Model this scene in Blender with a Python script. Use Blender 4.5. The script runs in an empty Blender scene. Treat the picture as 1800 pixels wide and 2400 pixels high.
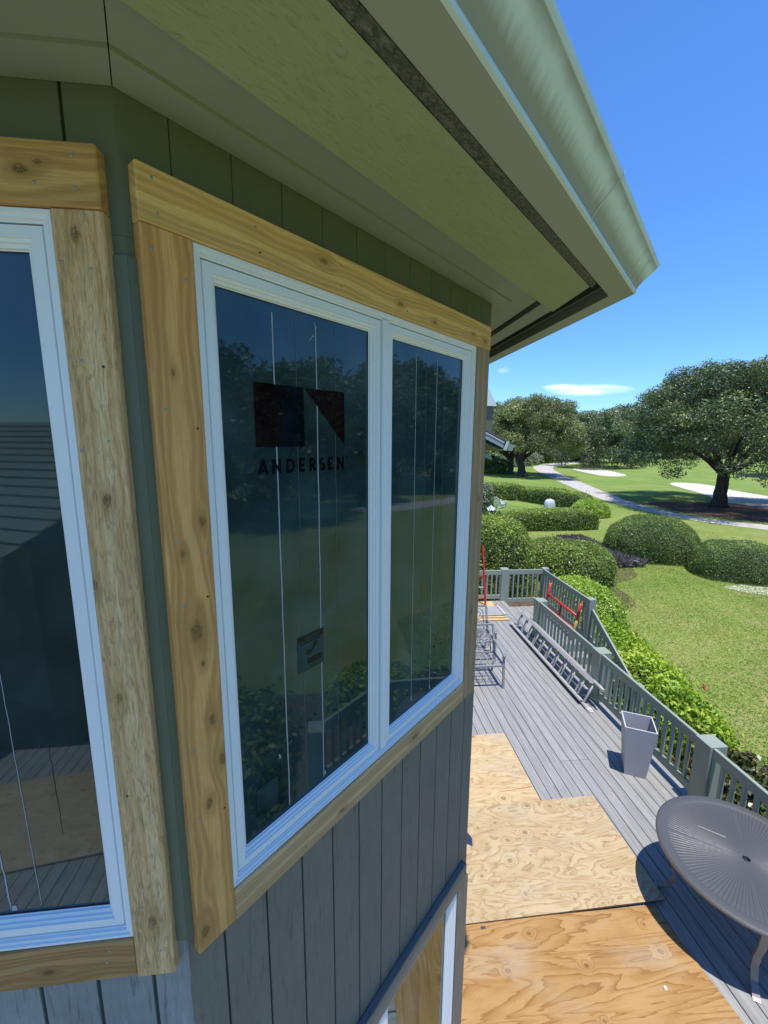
import bpy, bmesh, math, random
import numpy as np
from mathutils import Matrix, Vector

random.seed(7)
rng = np.random.default_rng(11)
rad = math.radians
S = bpy.context.scene
COL = S.collection

# ------------------------------------------------------------------ camera
FPX, YAW, PITCH, ROLL = 999.91, 0.111337, 0.171073, 0.006404
CAMZ = 4.4
def camera():
    cy, sy, cp, sp = math.cos(YAW), math.sin(YAW), math.cos(PITCH), math.sin(PITCH)
    fwd = Vector((sy * cp, cy * cp, -sp)); right = Vector((cy, -sy, 0)); up = right.cross(fwd)
    cr, sr = math.cos(ROLL), math.sin(ROLL)
    r2 = cr * right + sr * up; u2 = -sr * right + cr * up
    cam = bpy.data.cameras.new('camera'); o = bpy.data.objects.new('camera', cam); COL.objects.link(o)
    m = Matrix.Identity(4)
    for i in range(3):
        m[i][0] = r2[i]; m[i][1] = u2[i]; m[i][2] = -fwd[i]
    m[2][3] = CAMZ
    o.matrix_world = m
    cam.sensor_fit = 'HORIZONTAL'; cam.sensor_width = 36.0; cam.lens = FPX / 1800 * 36
    cam.clip_start = 0.05; cam.clip_end = 3000
    S.camera = o
camera()

# ------------------------------------------------------------------ sun, sky, exposure
SUN = Vector((0.065, -0.20, 1.0)).normalized()
SUN_STRENGTH, SKY_STRENGTH, EXPOSURE = 3.9, 0.15, 0.55
def lighting():
    l = bpy.data.lights.new('sun', 'SUN'); l.energy = SUN_STRENGTH; l.angle = rad(0.5); l.color = (1, 0.95, 0.86)
    o = bpy.data.objects.new('sun', l); COL.objects.link(o)
    o.rotation_euler = SUN.to_track_quat('Z', 'Y').to_euler(); o.location = (0, 0, 30)
    w = bpy.data.worlds.new('World'); S.world = w; w.use_nodes = True
    nt = w.node_tree; nt.nodes.clear()
    out = nt.nodes.new('ShaderNodeOutputWorld'); bg = nt.nodes.new('ShaderNodeBackground')
    sky = nt.nodes.new('ShaderNodeTexSky'); sky.sky_type = 'NISHITA'; sky.sun_disc = False
    sky.sun_elevation = math.asin(SUN.z); sky.sun_rotation = math.atan2(SUN.x, SUN.y)
    sky.altitude = 1200; sky.air_density = 1.25; sky.dust_density = 0.0; sky.ozone_density = 2.0
    # thin fair-weather wisps low in the sky, fixed by direction
    tc = nt.nodes.new('ShaderNodeTexCoord'); sp = nt.nodes.new('ShaderNodeSeparateXYZ')
    nt.links.new(tc.outputs['Generated'], sp.inputs[0])
    def M(op, a, b=None, c=None, clamp=False):
        n = nt.nodes.new('ShaderNodeMath'); n.operation = op; n.use_clamp = clamp
        for i, v in enumerate((a, b, c)):
            if v is None: continue
            if hasattr(v, 'is_linked'): nt.links.new(v, n.inputs[i])
            else: n.inputs[i].default_value = v
        return n.outputs[0]
    az = M('ARCTAN2', sp.outputs[0], sp.outputs[1]); el = M('ARCSINE', sp.outputs[2])
    cmb = nt.nodes.new('ShaderNodeCombineXYZ')
    nt.links.new(M('MULTIPLY', az, 9.0), cmb.inputs[0]); nt.links.new(M('MULTIPLY', el, 46.0), cmb.inputs[1])
    noi = nt.nodes.new('ShaderNodeTexNoise'); noi.inputs['Scale'].default_value = 1.6; noi.inputs['Detail'].default_value = 6
    noi.inputs['Distortion'].default_value = 0.7
    nt.links.new(cmb.outputs[0], noi.inputs['Vector'])
    def blob(a0, e0, wa, we, tilt):
        da = M('SUBTRACT', az, a0)
        de = M('SUBTRACT', M('SUBTRACT', el, e0), M('MULTIPLY', da, tilt))
        q = M('ADD', M('POWER', M('ABSOLUTE', M('DIVIDE', da, wa)), 2.0), M('POWER', M('ABSOLUTE', M('DIVIDE', de, we)), 2.0))
        return M('MULTIPLY', M('SUBTRACT', 1.0, q, clamp=True), 1.0)
    b = M('MAXIMUM', M('MAXIMUM', blob(0.545, 0.1, 0.085, 0.0125, -0.02), blob(0.50, 0.106, 0.05, 0.009, -0.06)),
          M('MULTIPLY', blob(0.372, 0.146, 0.016, 0.007, 0.1), 0.25))
    d = M('MULTIPLY', M('MULTIPLY', b, M('SUBTRACT', M('MULTIPLY', noi.outputs[0], 3.2), 0.75, clamp=True)), 0.85, clamp=True)
    mix = nt.nodes.new('ShaderNodeMix'); mix.data_type = 'RGBA'
    nt.links.new(d, mix.inputs[0]); hs = nt.nodes.new('ShaderNodeHueSaturation'); hs.inputs['Saturation'].default_value = 1.10; hs.inputs['Value'].default_value = 1.0; nt.links.new(sky.outputs[0], hs.inputs['Color'])
    tint = nt.nodes.new('ShaderNodeMix'); tint.data_type = 'RGBA'; tint.blend_type = 'MULTIPLY'; tint.inputs[0].default_value = 1.0; 
    # deep clear blue, keeping its colour down to the horizon all the way round
    lowf = M('SUBTRACT', 1.0, M('DIVIDE', M('ABSOLUTE', el), 0.55, clamp=True), clamp=True)
    tm = nt.nodes.new('ShaderNodeMix'); tm.data_type = 'RGBA'; nt.links.new(M('POWER', lowf, 1.6), tm.inputs[0]); tm.inputs[6].default_value = (0.50, 0.745, 1.06, 1); tm.inputs[7].default_value = (0.38, 0.61, 0.94, 1)
    nt.links.new(tm.outputs[2], tint.inputs[7])
    nt.links.new(hs.outputs[0], tint.inputs[6]); nt.links.new(tint.outputs[2], mix.inputs[6]); mix.inputs[7].default_value = (6.0, 6.6, 7.4, 1)
    nt.links.new(mix.outputs[2], bg.inputs[0]); bg.inputs[1].default_value = SKY_STRENGTH
    nt.links.new(bg.outputs[0], out.inputs[0])
lighting()
S.view_settings.view_transform = 'Standard'; S.view_settings.look = 'None'
S.view_settings.exposure = EXPOSURE; S.view_settings.gamma = 1; S.view_settings.use_curve_mapping = False

# ------------------------------------------------------------------ material helper
class MB:
    """small node-expression builder"""
    def __init__(s, name):
        s.m = bpy.data.materials.new(name); s.m.use_nodes = True
        s.t = s.m.node_tree; s.t.nodes.clear()
        s.out = s.t.nodes.new('ShaderNodeOutputMaterial')
        s._c = {}
    def n(s, t): return s.t.nodes.new('ShaderNode' + t)
    def put(s, v, sock):
        if v is None: return
        if hasattr(v, 'is_linked'): s.t.links.new(v, sock)
        elif isinstance(v, tuple) and len(v) == 3 and sock.type == 'RGBA': sock.default_value = (*v, 1)
        else: sock.default_value = v
    def coord(s, k='Object'):
        if 'tc' not in s._c: s._c['tc'] = s.n('TexCoord')
        return s._c['tc'].outputs[k]
    def rnd(s):
        if 'oi' not in s._c: s._c['oi'] = s.n('ObjectInfo')
        return s._c['oi'].outputs['Random']
    def attr(s, name):
        a = s.n('Attribute'); a.attribute_name = name; return a.outputs['Fac']
    def sep(s, v):
        x = s.n('SeparateXYZ'); s.put(v, x.inputs[0]); return x.outputs
    def comb(s, x, y, z=0.0):
        c = s.n('CombineXYZ'); s.put(x, c.inputs[0]); s.put(y, c.inputs[1]); s.put(z, c.inputs[2]); return c.outputs[0]
    def M(s, op, a, b=None, c=None, clamp=False):
        n = s.n('Math'); n.operation = op; n.use_clamp = clamp
        s.put(a, n.inputs[0]); s.put(b, n.inputs[1]); s.put(c, n.inputs[2]); return n.outputs[0]
    def map(s, v, loc=(0, 0, 0), sc=(1, 1, 1), rot=(0, 0, 0)):
        m = s.n('Mapping'); s.put(v, m.inputs[0])
        s.put(loc if not isinstance(loc, tuple) else Vector(loc), m.inputs[1]); m.inputs[2].default_value = rot; m.inputs[3].default_value = sc
        return m.outputs[0]
    def own(s, v=None, k=37.0):
        """object coordinates shifted by the object's own random number"""
        o = s.M('MULTIPLY', s.rnd(), k); a = s.n('VectorMath'); a.operation = 'ADD'
        s.put(v or s.coord(), a.inputs[0]); s.t.links.new(s.comb(o, o, o), a.inputs[1]); return a.outputs[0]
    def noise(s, v, sc=1.0, det=4, rough=0.5, dist=0.0):
        n = s.n('TexNoise'); s.put(v, n.inputs['Vector']); n.inputs['Scale'].default_value = sc
        n.inputs['Detail'].default_value = det; n.inputs['Roughness'].default_value = rough; n.inputs['Distortion'].default_value = dist
        return n.outputs[0]
    def vor(s, v, sc=1.0, feat='F1', out='Distance', rnd=1.0, flat2=False):
        n = s.n('TexVoronoi'); n.feature = feat; n.voronoi_dimensions = '2D' if flat2 else '3D'; s.put(v, n.inputs['Vector']); n.inputs['Scale'].default_value = sc
        n.inputs['Randomness'].default_value = rnd; return n.outputs[out]
    def ramp(s, f, stops, interp='LINEAR'):
        r = s.n('ValToRGB'); e = r.color_ramp.elements; r.color_ramp.interpolation = interp
        while len(e) < len(stops): e.new(0.5)
        for i, (p, c) in enumerate(stops):
            e[i].position = p; e[i].color = (*c, 1) if len(c) == 3 else c
        s.put(f, r.inputs[0]); return r.outputs[0]
    def rng(s, f, a, b, c=0.0, d=1.0):
        m = s.n('MapRange'); s.put(f, m.inputs[0])
        for i, v in enumerate((a, b, c, d)): m.inputs[i + 1].default_value = v
        return m.outputs[0]
    def mix(s, f, a, b, mode='MIX'):
        m = s.n('Mix'); m.data_type = 'RGBA'; m.blend_type = mode
        s.put(f, m.inputs[0]); s.put(a, m.inputs[6]); s.put(b, m.inputs[7]); return m.outputs[2]
    def bump(s, h, strength=0.5, dist=0.01, nrm=None):
        b = s.n('Bump'); b.inputs['Strength'].default_value = strength; b.inputs['Distance'].default_value = dist
        s.put(h, b.inputs['Height']); s.put(nrm, b.inputs['Normal']); return b.outputs[0]
    def pbr(s, col, rough=0.6, nrm=None, spec=0.5, metal=0.0, trans=None):
        p = s.n('BsdfPrincipled'); s.put(col, p.inputs['Base Color']); s.put(rough, p.inputs['Roughness'])
        s.put(nrm, p.inputs['Normal']); p.inputs['Specular IOR Level'].default_value = spec; p.inputs['Metallic'].default_value = metal
        if trans is not None:
            t = s.n('BsdfTranslucent'); s.put(trans, t.inputs[0]); a = s.n('AddShader')
            s.t.links.new(p.outputs[0], a.inputs[0]); s.t.links.new(t.outputs[0], a.inputs[1])
            s.t.links.new(a.outputs[0], s.out.inputs[0])
        else: s.t.links.new(p.outputs[0], s.out.inputs[0])
        return s.m

# ------------------------------------------------------------------ object helpers
WM = {}
def link(o, M=None, parent=None):
    COL.objects.link(o)
    M = M if M is not None else Matrix.Identity(4)
    WM[o.name] = M
    if parent is not None:
        o.parent = parent; o.matrix_basis = WM[parent.name].inverted() @ M
    else: o.matrix_basis = M
    return o
def tag(o, label=None, cat=None, group=None, kind=None):
    if label: o['label'] = label
    if cat: o['category'] = cat
    if group: o['group'] = group
    if kind: o['kind'] = kind
    return o
def empty(name, loc=(0, 0, 0), rz=0.0, label=None, cat=None, group=None, kind=None):
    o = bpy.data.objects.new(name, None); o.empty_display_size = 0.1
    link(o, Matrix.Translation(loc) @ Matrix.Rotation(rz, 4, 'Z'))
    return tag(o, label, cat, group, kind)
def mesh_from(name, V, F, mats=(), uvs=None, smooth=False, mi=None):
    me = bpy.data.meshes.new(name); me.from_pydata([tuple(v) for v in V], [], F)
    for m in mats: me.materials.append(m)
    if uvs is not None:
        l = me.uv_layers.new(name='UVMap'); flat = [c for f in uvs for uv in f for c in uv]; l.data.foreach_set('uv', flat)
    if mi is not None: me.polygons.foreach_set('material_index', mi)
    if smooth: me.polygons.foreach_set('use_smooth', [True] * len(me.polygons))
    me.update(); return me
def obj(name, me, M=None, parent=None): return link(bpy.data.objects.new(name, me), M, parent)

BOXF = [(0, 3, 2, 1), (4, 5, 6, 7), (0, 1, 5, 4), (1, 2, 6, 5), (2, 3, 7, 6), (3, 0, 4, 7)]
class Geo:
    """collects boxes, tubes and prisms, then builds one mesh"""
    def __init__(s): s.V = []; s.F = []; s.mi = []; s.cur = 0; s.sm = []
    def add(s, V, F, smooth=False):
        b = len(s.V); s.V += [Vector(v) for v in V]; s.F += [tuple(i + b for i in f) for f in F]
        s.mi += [s.cur] * len(F); s.sm += [smooth] * len(F); return s
    def box(s, a, b, M=None):
        x0, y0, z0 = a; x1, y1, z1 = b
        V = [Vector(v) for v in ((x0, y0, z0), (x1, y0, z0), (x1, y1, z0), (x0, y1, z0), (x0, y0, z1), (x1, y0, z1), (x1, y1, z1), (x0, y1, z1))]
        if M is not None: V = [M @ v for v in V]
        return s.add(V, BOXF)
    def bar(s, p, q, w, h, up=(0, 0, 1)):
        p, q = Vector(p), Vector(q); d = (q - p).normalized(); u = Vector(up)
        if abs(d.dot(u)) > 0.98: u = Vector((1, 0, 0))
        x = d.cross(u).normalized(); y = x.cross(d)
        V = [c + x * sx * w / 2 + y * sy * h / 2 for c in (p, q) for sx, sy in ((-1, -1), (1, -1), (1, 1), (-1, 1))]
        return s.add(V, [(0, 3, 2, 1), (4, 5, 6, 7), (0, 1, 5, 4), (1, 2, 6, 5), (2, 3, 7, 6), (3, 0, 4, 7)])
    def tube(s, pts, r, n=8, cap=True, flat=1.0):
        pts = [Vector(p) for p in pts]; rs = r if isinstance(r, (list, tuple)) else [r] * len(pts)
        V = []; F = []; prev = None
        for i, p in enumerate(pts):
            d = (pts[min(i + 1, len(pts) - 1)] - pts[max(i - 1, 0)])
            d = d.normalized() if d.length > 1e-9 else Vector((0, 0, 1))
            if prev is None:
                u = Vector((0, 0, 1)) if abs(d.z) < 0.9 else Vector((1, 0, 0))
                x = d.cross(u).normalized()
            else:
                x = prev - d * prev.dot(d)
                x = x.normalized() if x.length > 1e-6 else d.orthogonal().normalized()
            prev = x; y = d.cross(x)
            for k in range(n):
                a = 2 * math.pi * k / n; V.append(p + (x * math.cos(a) + y * math.sin(a) * flat) * rs[i])
        for i in range(len(pts) - 1):
            for k in range(n):
                k2 = (k + 1) % n; F.append((i * n + k, i * n + k2, (i + 1) * n + k2, (i + 1) * n + k))
        if cap:
            F.append(tuple(range(n - 1, -1, -1))); F.append(tuple((len(pts) - 1) * n + k for k in range(n)))
        return s.add(V, F, True)
    def poly(s, pts, z0, z1):
        n = len(pts); V = [(x, y, z0) for x, y in pts] + [(x, y, z1) for x, y in pts]
        F = [tuple(range(n - 1, -1, -1)), tuple(range(n, 2 * n))] + [(i, (i + 1) % n, n + (i + 1) % n, n + i) for i in range(n)]
        return s.add(V, F)
    def lathe(s, prof, n=24, c=(0, 0, 0)):
        V = []; F = []
        for r, z in prof:
            for k in range(n):
                a = 2 * math.pi * k / n; V.append((c[0] + r * math.cos(a), c[1] + r * math.sin(a), c[2] + z))
        for i in range(len(prof) - 1):
            for k in range(n):
                k2 = (k + 1) % n; F.append((i * n + k, i * n + k2, (i + 1) * n + k2, (i + 1) * n + k))
        return s.add(V, F, True)
    def mesh(s, name, mats):
        mats = mats if isinstance(mats, (list, tuple)) else [mats]
        me = bpy.data.meshes.new(name); me.from_pydata([tuple(v) for v in s.V], [], s.F)
        for m in mats: me.materials.append(m)
        me.polygons.foreach_set('material_index', s.mi); me.polygons.foreach_set('use_smooth', s.sm)
        me.update(); return me
    def build(s, name, mats, parent=None, M=None, local=False):
        """vertices are world coordinates unless local; the object takes the parent's frame"""
        M = M if M is not None else (WM[parent.name] if parent is not None else Matrix.Identity(4))
        if not local:
            inv = M.inverted(); s.V = [inv @ v for v in s.V]
        return obj(name, s.mesh(name, mats), M, parent)
_boxes = {}
def bevel_box(lx, ly, lz, bev, mat, seg=1, rough=0.0, key=None):
    """a board: length along x, width along y, thickness along z, edges eased"""
    k = (round(lx, 4), round(ly, 4), round(lz, 4), bev, mat.name, seg, key)
    if k in _boxes: return _boxes[k]
    bm = bmesh.new(); bmesh.ops.create_cube(bm, size=1.0)
    bmesh.ops.scale(bm, vec=(lx, ly, lz), verts=bm.verts)
    if bev: bmesh.ops.bevel(bm, geom=bm.edges[:], offset=bev, segments=seg, affect='EDGES', profile=0.6)
    me = bpy.data.meshes.new('board'); bm.to_mesh(me); bm.free(); me.materials.append(mat)
    _boxes[k] = me; return me
def frame(origin, x, y):
    x = Vector(x).normalized(); y = Vector(y).normalized(); z = x.cross(y)
    m = Matrix.Identity(4)
    for i in range(3): m[i][0] = x[i]; m[i][1] = y[i]; m[i][2] = z[i]; m[i][3] = origin[i]
    return m
s2 = math.sqrt(0.5)
# wall frames: local x along the wall, y up (0 = eye height), z out of the wall
FA = frame((0, 0.996, CAMZ), (1, 0, 0), (0, 0, 1))
FB = frame((-s2, s2, CAMZ), (s2, s2, 0), (0, 0, 1))
FC = frame((0.778, 0, CAMZ), (0, 1, 0), (0, 0, 1))
def wall_board(name, Fm, u0, u1, z0, z1, p0, p1, mat, parent, vertical=None, bev=0.002, flip=False):
    """board on a wall; grain runs along the longer side"""
    du, dz = u1 - u0, z1 - z0
    vert = (dz > du) if vertical is None else vertical
    c = Matrix.Translation(((u0 + u1) / 2, (z0 + z1) / 2, (p0 + p1) / 2))
    if vert:
        me = bevel_box(dz, du, p1 - p0, bev, mat); c = c @ Matrix.Rotation(rad(90), 4, 'Z')
    else: me = bevel_box(du, dz, p1 - p0, bev, mat)
    return obj(name, me, Fm @ c, parent)
def wall_box(g, Fm, u0, u1, z0, z1, p0, p1): return g.box((u0, z0, p0), (u1, z1, p1), Fm)

# ------------------------------------------------------------------ materials
def cedar(name, base, dark, light, knots=(), rough_sawn=0.35, freq=95.0, warp=0.9):
    b = MB(name); v = b.coord(); x, y, z = b.sep(v)
    ov = b.own(v)
    # slow wander of the grain along the board, plus swirls round each knot
    wob = b.M('MULTIPLY', b.M('SUBTRACT', b.noise(b.map(ov, sc=(1.4, 5.0, 5.0)), 1.0, 3, 0.5), 0.5), 0.12 * warp)
    wob2 = b.M('MULTIPLY', b.M('SUBTRACT', b.noise(b.map(ov, sc=(7.0, 22.0, 22.0)), 1.0, 2, 0.5), 0.5), 0.012 * warp)
    yy = b.M('ADD', b.M('ADD', y, b.M('MULTIPLY', z, 0.7)), b.M('ADD', wob, wob2))
    kn_dark = None; kn_core = None
    for (kx, ky, kr) in knots:
        dx = b.M('MULTIPLY', b.M('SUBTRACT', x, kx), 0.55); dy = b.M('SUBTRACT', y, ky)
        d2 = b.M('ADD', b.M('MULTIPLY', dx, dx), b.M('MULTIPLY', dy, dy))
        bump = b.M('MULTIPLY', b.M('EXPONENT', b.M('MULTIPLY', d2, -1.0 / (2 * (kr * 1.7) ** 2))), kr * 1.5)
        sgn = b.M('TANH', b.M('MULTIPLY', dy, 1.5 / kr))
        yy = b.M('SUBTRACT', yy, b.M('MULTIPLY', bump, sgn))
        dist = b.M('SQRT', d2)
        core = b.rng(b.M('ADD', dist, b.M('MULTIPLY', b.M('SUBTRACT', b.noise(v, 70, 2), 0.5), kr * 0.9)), kr * 0.45, kr * 0.85, 1, 0)
        halo = b.rng(b.M('ADD', dist, b.M('MULTIPLY', b.M('SUBTRACT', b.noise(v, 30, 3), 0.5), kr * 1.6)), kr * 0.6, kr * 2.8, 0.75, 0)
        kn_core = core if kn_core is None else b.M('MAXIMUM', kn_core, core)
        kn_dark = halo if kn_dark is None else b.M('MAXIMUM', kn_dark, halo)
    ring = b.M('ABSOLUTE', b.M('SINE', b.M('MULTIPLY', yy, freq)))
    ring = b.M('POWER', ring, 3.0)
    thin = b.M('POWER', b.M('ABSOLUTE', b.M('SINE', b.M('MULTIPLY', yy, freq * 0.5))), 14)
    fine = b.noise(b.map(ov, sc=(9, 260, 260)), 1.0, 3, 0.6)
    blot = b.noise(b.map(ov, sc=(3.0, 9.0, 9.0)), 1.0, 3, 0.55)
    col = b.mix(b.rng(ring, 0.35, 1.0, 0.0, 1.0), light, tuple(c * 0.86 for c in base))
    col = b.mix(b.M('MULTIPLY', thin, 0.5), col, dark); col = b.mix(b.rng(fine, 0.45, 0.75, 0.0, 0.35), col, dark)
    col = b.mix(b.rng(blot, 0.48, 0.72, 0.0, 0.55), col, tuple(c * 0.72 for c in base))
    h = b.M('ADD', b.M('MULTIPLY', fine, 0.55), b.M('MULTIPLY', ring, 0.25))
    fur = b.noise(b.map(ov, sc=(26, 300, 300)), 1.0, 4, 0.65, 0.6)
    h = b.M('ADD', h, b.M('MULTIPLY', fur, 0.8 * rough_sawn * 2))
    if rough_sawn > 0.5:
        crk = b.noise(b.map(ov, sc=(16, 130, 130)), 1.0, 5, 0.68, 1.6)
        col = b.mix(b.rng(crk, 0.57, 0.66, 0, 0.55), col, dark)
        h = b.M('ADD', h, b.M('MULTIPLY', b.rng(crk, 0.52, 0.66, 1, 0), 0.9))
    if kn_core is not None:
        col = b.mix(kn_dark, col, tuple(c * 0.62 for c in base))
        kr_ = b.M('SINE', b.M('MULTIPLY', b.noise(v, 60, 2, 0.5), 40))
        col = b.mix(kn_core, col, b.mix(b.rng(kr_, -1, 1, 0, 0.6), tuple(c * 0.28 for c in base), tuple(c * 0.68 for c in base)))
    return b.pbr(col, 0.75, b.bump(h, 0.75 if rough_sawn > 0.5 else 0.4, 0.005), 0.25)

def paint(name, col, rough=0.55, tex=0.25, streak=0.0, dirt=0.15, scale=1.0):
    b = MB(name); ov = b.own()
    n1 = b.noise(ov, 6 * scale, 4, 0.6); n2 = b.noise(b.map(ov, sc=(14, 120, 120)), 1.0, 4, 0.65, 0.4)
    n3 = b.noise(ov, 420, 2, 0.5)
    c = b.mix(b.rng(n1, 0.35, 0.75, 0, dirt), col, tuple(x * 0.55 for x in col))
    if streak:
        n4 = b.noise(b.map(ov, sc=(5, 55, 55)), 1.0, 5, 0.7, 0.5)
        c = b.mix(b.rng(n4, 0.56, 0.7, 0, streak), c, (0.05, 0.05, 0.045))
        c = b.mix(b.rng(n4, 0.30, 0.44, streak * 0.55, 0), c, tuple(min(1, x * 1.5) for x in col))
    h = b.M('ADD', b.M('MULTIPLY', n2, 1.0), b.M('MULTIPLY', n3, 0.3))
    return b.pbr(c, rough, b.bump(h, tex, 0.004), 0.4)

def flat(name, col, rough=0.5, metal=0.0, spec=0.5, var=0.12, bump=0.0, sc=30):
    b = MB(name); n = b.noise(b.own(), sc, 4, 0.6)
    c = b.mix(b.rng(n, 0.35, 0.7, 0, var), col, tuple(x * 0.6 for x in col))
    return b.pbr(c, b.rng(n, 0.3, 0.7, max(0.02, rough - 0.07), rough + 0.07), b.bump(n, bump, 0.003) if bump else None, spec, metal)

MAT = {}
GREEN = (0.175, 0.20, 0.165)
MAT['siding'] = paint('siding_paint', (0.19, 0.178, 0.15), 0.6, 1.2, 0.5, 0.3)
MAT['siding_pale_streaked'] = paint('pale_streaked_siding_paint', (0.27, 0.29, 0.29), 0.65, 0.9, 0.9, 0.7)  # paler, more heavily streaked variant of the siding paint
MAT['siding_smooth_bounce'] = paint('siding_paint_smooth_bounce', (0.128, 0.146, 0.096), 0.55, 0.15, 0.0, 0.15)  # green bounce light from the lawn is painted into this siding colour
MAT['groove'] = flat('groove_shadow_paint', (0.06, 0.07, 0.065), 0.8)
MAT['soffit'] = paint('soffit_paint', (0.265, 0.292, 0.215), 0.6, 0.12, 0.0, 0.1)
def eave_mat():
    b = MB('rough_sawn_eave_paint'); v = b.coord('UV'); x, y, _ = b.sep(v)
    n = b.noise(b.map(v, sc=(12, 90, 1)), 1.0, 5, 0.7, 0.8); k = b.noise(b.map(v, sc=(3, 8, 1)), 1.0, 3)
    fl = b.rng(b.noise(b.map(v, sc=(26, 60, 1)), 1.0, 4, 0.7, 1.5), 0.58, 0.66, 0, 1)
    c = b.mix(b.rng(k, 0.4, 0.7, 0, 0.25), (0.33, 0.36, 0.19), (0.255, 0.28, 0.145))
    h = b.M('ADD', n, b.M('MULTIPLY', fl, 0.6))
    return b.pbr(c, 0.65, b.bump(h, 0.55, 0.006), 0.3)
MAT['eave'] = eave_mat()
def edge_mat():
    b = MB('rough_edge_paint'); v = b.coord('UV')
    n = b.noise(b.map(v, sc=(55, 90, 1)), 1.0, 5, 0.75, 1.0)
    return b.pbr(b.mix(b.rng(n, 0.4, 0.65), (0.09, 0.092, 0.07), (0.27, 0.27, 0.21)), 0.8, b.bump(n, 1.0, 0.015), 0.2)
MAT['edge'] = edge_mat()
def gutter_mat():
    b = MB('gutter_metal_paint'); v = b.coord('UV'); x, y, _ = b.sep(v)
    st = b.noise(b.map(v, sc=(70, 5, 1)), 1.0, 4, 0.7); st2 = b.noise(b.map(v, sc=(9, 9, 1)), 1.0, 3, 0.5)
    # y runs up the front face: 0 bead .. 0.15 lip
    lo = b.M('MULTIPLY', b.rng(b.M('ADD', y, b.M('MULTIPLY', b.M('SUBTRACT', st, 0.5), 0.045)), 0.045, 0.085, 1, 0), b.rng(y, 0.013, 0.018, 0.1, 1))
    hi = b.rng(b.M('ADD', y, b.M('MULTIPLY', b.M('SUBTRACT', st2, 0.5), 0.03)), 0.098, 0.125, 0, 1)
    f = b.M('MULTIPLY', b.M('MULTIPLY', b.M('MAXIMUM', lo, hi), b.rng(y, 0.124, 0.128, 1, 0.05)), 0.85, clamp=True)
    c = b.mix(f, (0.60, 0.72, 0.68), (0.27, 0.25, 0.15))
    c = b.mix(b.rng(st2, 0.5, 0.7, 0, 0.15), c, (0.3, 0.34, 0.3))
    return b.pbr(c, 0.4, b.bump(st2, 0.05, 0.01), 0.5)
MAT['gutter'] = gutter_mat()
def gutter_under():
    b = MB('gutter_underside_paint'); v = b.coord('UV'); x, y, _ = b.sep(v)
    st = b.noise(b.map(v, sc=(22, 18, 1)), 1.0, 5, 0.65)
    f = b.rng(b.M('ADD', y, b.M('MULTIPLY', b.M('SUBTRACT', st, 0.5), 0.012)), 0.094, 0.098, 0, 0.6)
    return b.pbr(b.mix(f, (0.325, 0.35, 0.26), (0.22, 0.21, 0.12)), 0.5, b.bump(b.noise(v, 60, 2), 0.05, 0.004), 0.4)
MAT['gutter_under'] = gutter_under()
MAT['vinyl'] = flat('white_window_vinyl', (0.80, 0.82, 0.83), 0.35, 0, 0.5, 0.06, 0.02, 9)
MAT['gasket'] = flat('black_gasket', (0.015, 0.016, 0.018), 0.5)
MAT['rail'] = paint('railing_paint', (0.275, 0.32, 0.265), 0.5, 0.1, 0.0, 0.15)
MAT['nail'] = flat('galvanised_nail', (0.35, 0.35, 0.34), 0.45, 0.6)
MAT['nail_dark'] = flat('nail_hole', (0.05, 0.03, 0.02), 0.8)
def glass(name, tint, ior, dust=0.035, film=(0.3, 0.36, 0.36)):
    b = MB(name)
    tr = b.n('BsdfTransparent'); tr.inputs[0].default_value = (*tint, 1)
    gl = b.n('BsdfGlossy'); gl.inputs['Roughness'].default_value = 0.025; gl.inputs[0].default_value = (0.80, 0.97, 1.0, 1)
    nz = b.noise(b.coord(), 1.3, 2); b.put(b.bump(nz, 0.04, 0.02), gl.inputs['Normal'])
    fr = b.n('Fresnel'); fr.inputs[0].default_value = ior
    df = b.n('BsdfDiffuse'); df.inputs[0].default_value = (*film, 1)
    m1 = b.n('MixShader'); b.put(b.rng(b.noise(b.coord(), 4, 4, 0.6), 0.3, 0.75, dust * 0.4, dust * 1.5), m1.inputs[0])
    b.t.links.new(tr.outputs[0], m1.inputs[1]); b.t.links.new(df.outputs[0], m1.inputs[2])
    m2 = b.n('MixShader'); b.t.links.new(fr.outputs[0], m2.inputs[0]); b.t.links.new(m1.outputs[0], m2.inputs[1]); b.t.links.new(gl.outputs[0], m2.inputs[2])
    b.t.links.new(m2.outputs[0], b.out.inputs[0]); return b.m
MAT['glass'] = glass('window_glass', (0.20, 0.27, 0.28), 1.55, 0.34, (0.075, 0.145, 0.155))
MAT['glass_near'] = glass('near_window_glass', (0.2, 0.25, 0.25), 1.65, 0.26, (0.10, 0.14, 0.14))
MAT['glass_low'] = glass('lower_window_glass', (0.2, 0.25, 0.25), 2.6, 0.01)
MAT['streak'] = flat('film_seam', (0.36, 0.40, 0.43), 0.5, var=0.5)
MAT['streak_thin'] = flat('thin_film_seam', (0.12, 0.14, 0.15), 0.5)
MAT['logo_red'] = flat('dark_red_print', (0.035, 0.012, 0.014), 0.4, var=0.5, sc=12)
MAT['logo_blue'] = flat('dark_blue_print', (0.008, 0.02, 0.045), 0.4)
MAT['print'] = flat('dark_print', (0.008, 0.013, 0.017), 0.4)
MAT['sticker'] = flat('smoky_sticker', (0.028, 0.04, 0.05), 0.4)
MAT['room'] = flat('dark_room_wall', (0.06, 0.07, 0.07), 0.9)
MAT['shingle'] = flat('roof_shingle', (0.16, 0.135, 0.12), 0.9, var=0.5, bump=0.4, sc=18)
MAT['alu'] = flat('brushed_aluminium', (0.66, 0.65, 0.65), 0.4, 0.3, 0.5, 0.25, 0.03, 24)
MAT['alu_dull'] = flat('dull_aluminium', (0.52, 0.52, 0.52), 0.5, 0.2, 0.5, 0.2)
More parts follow.
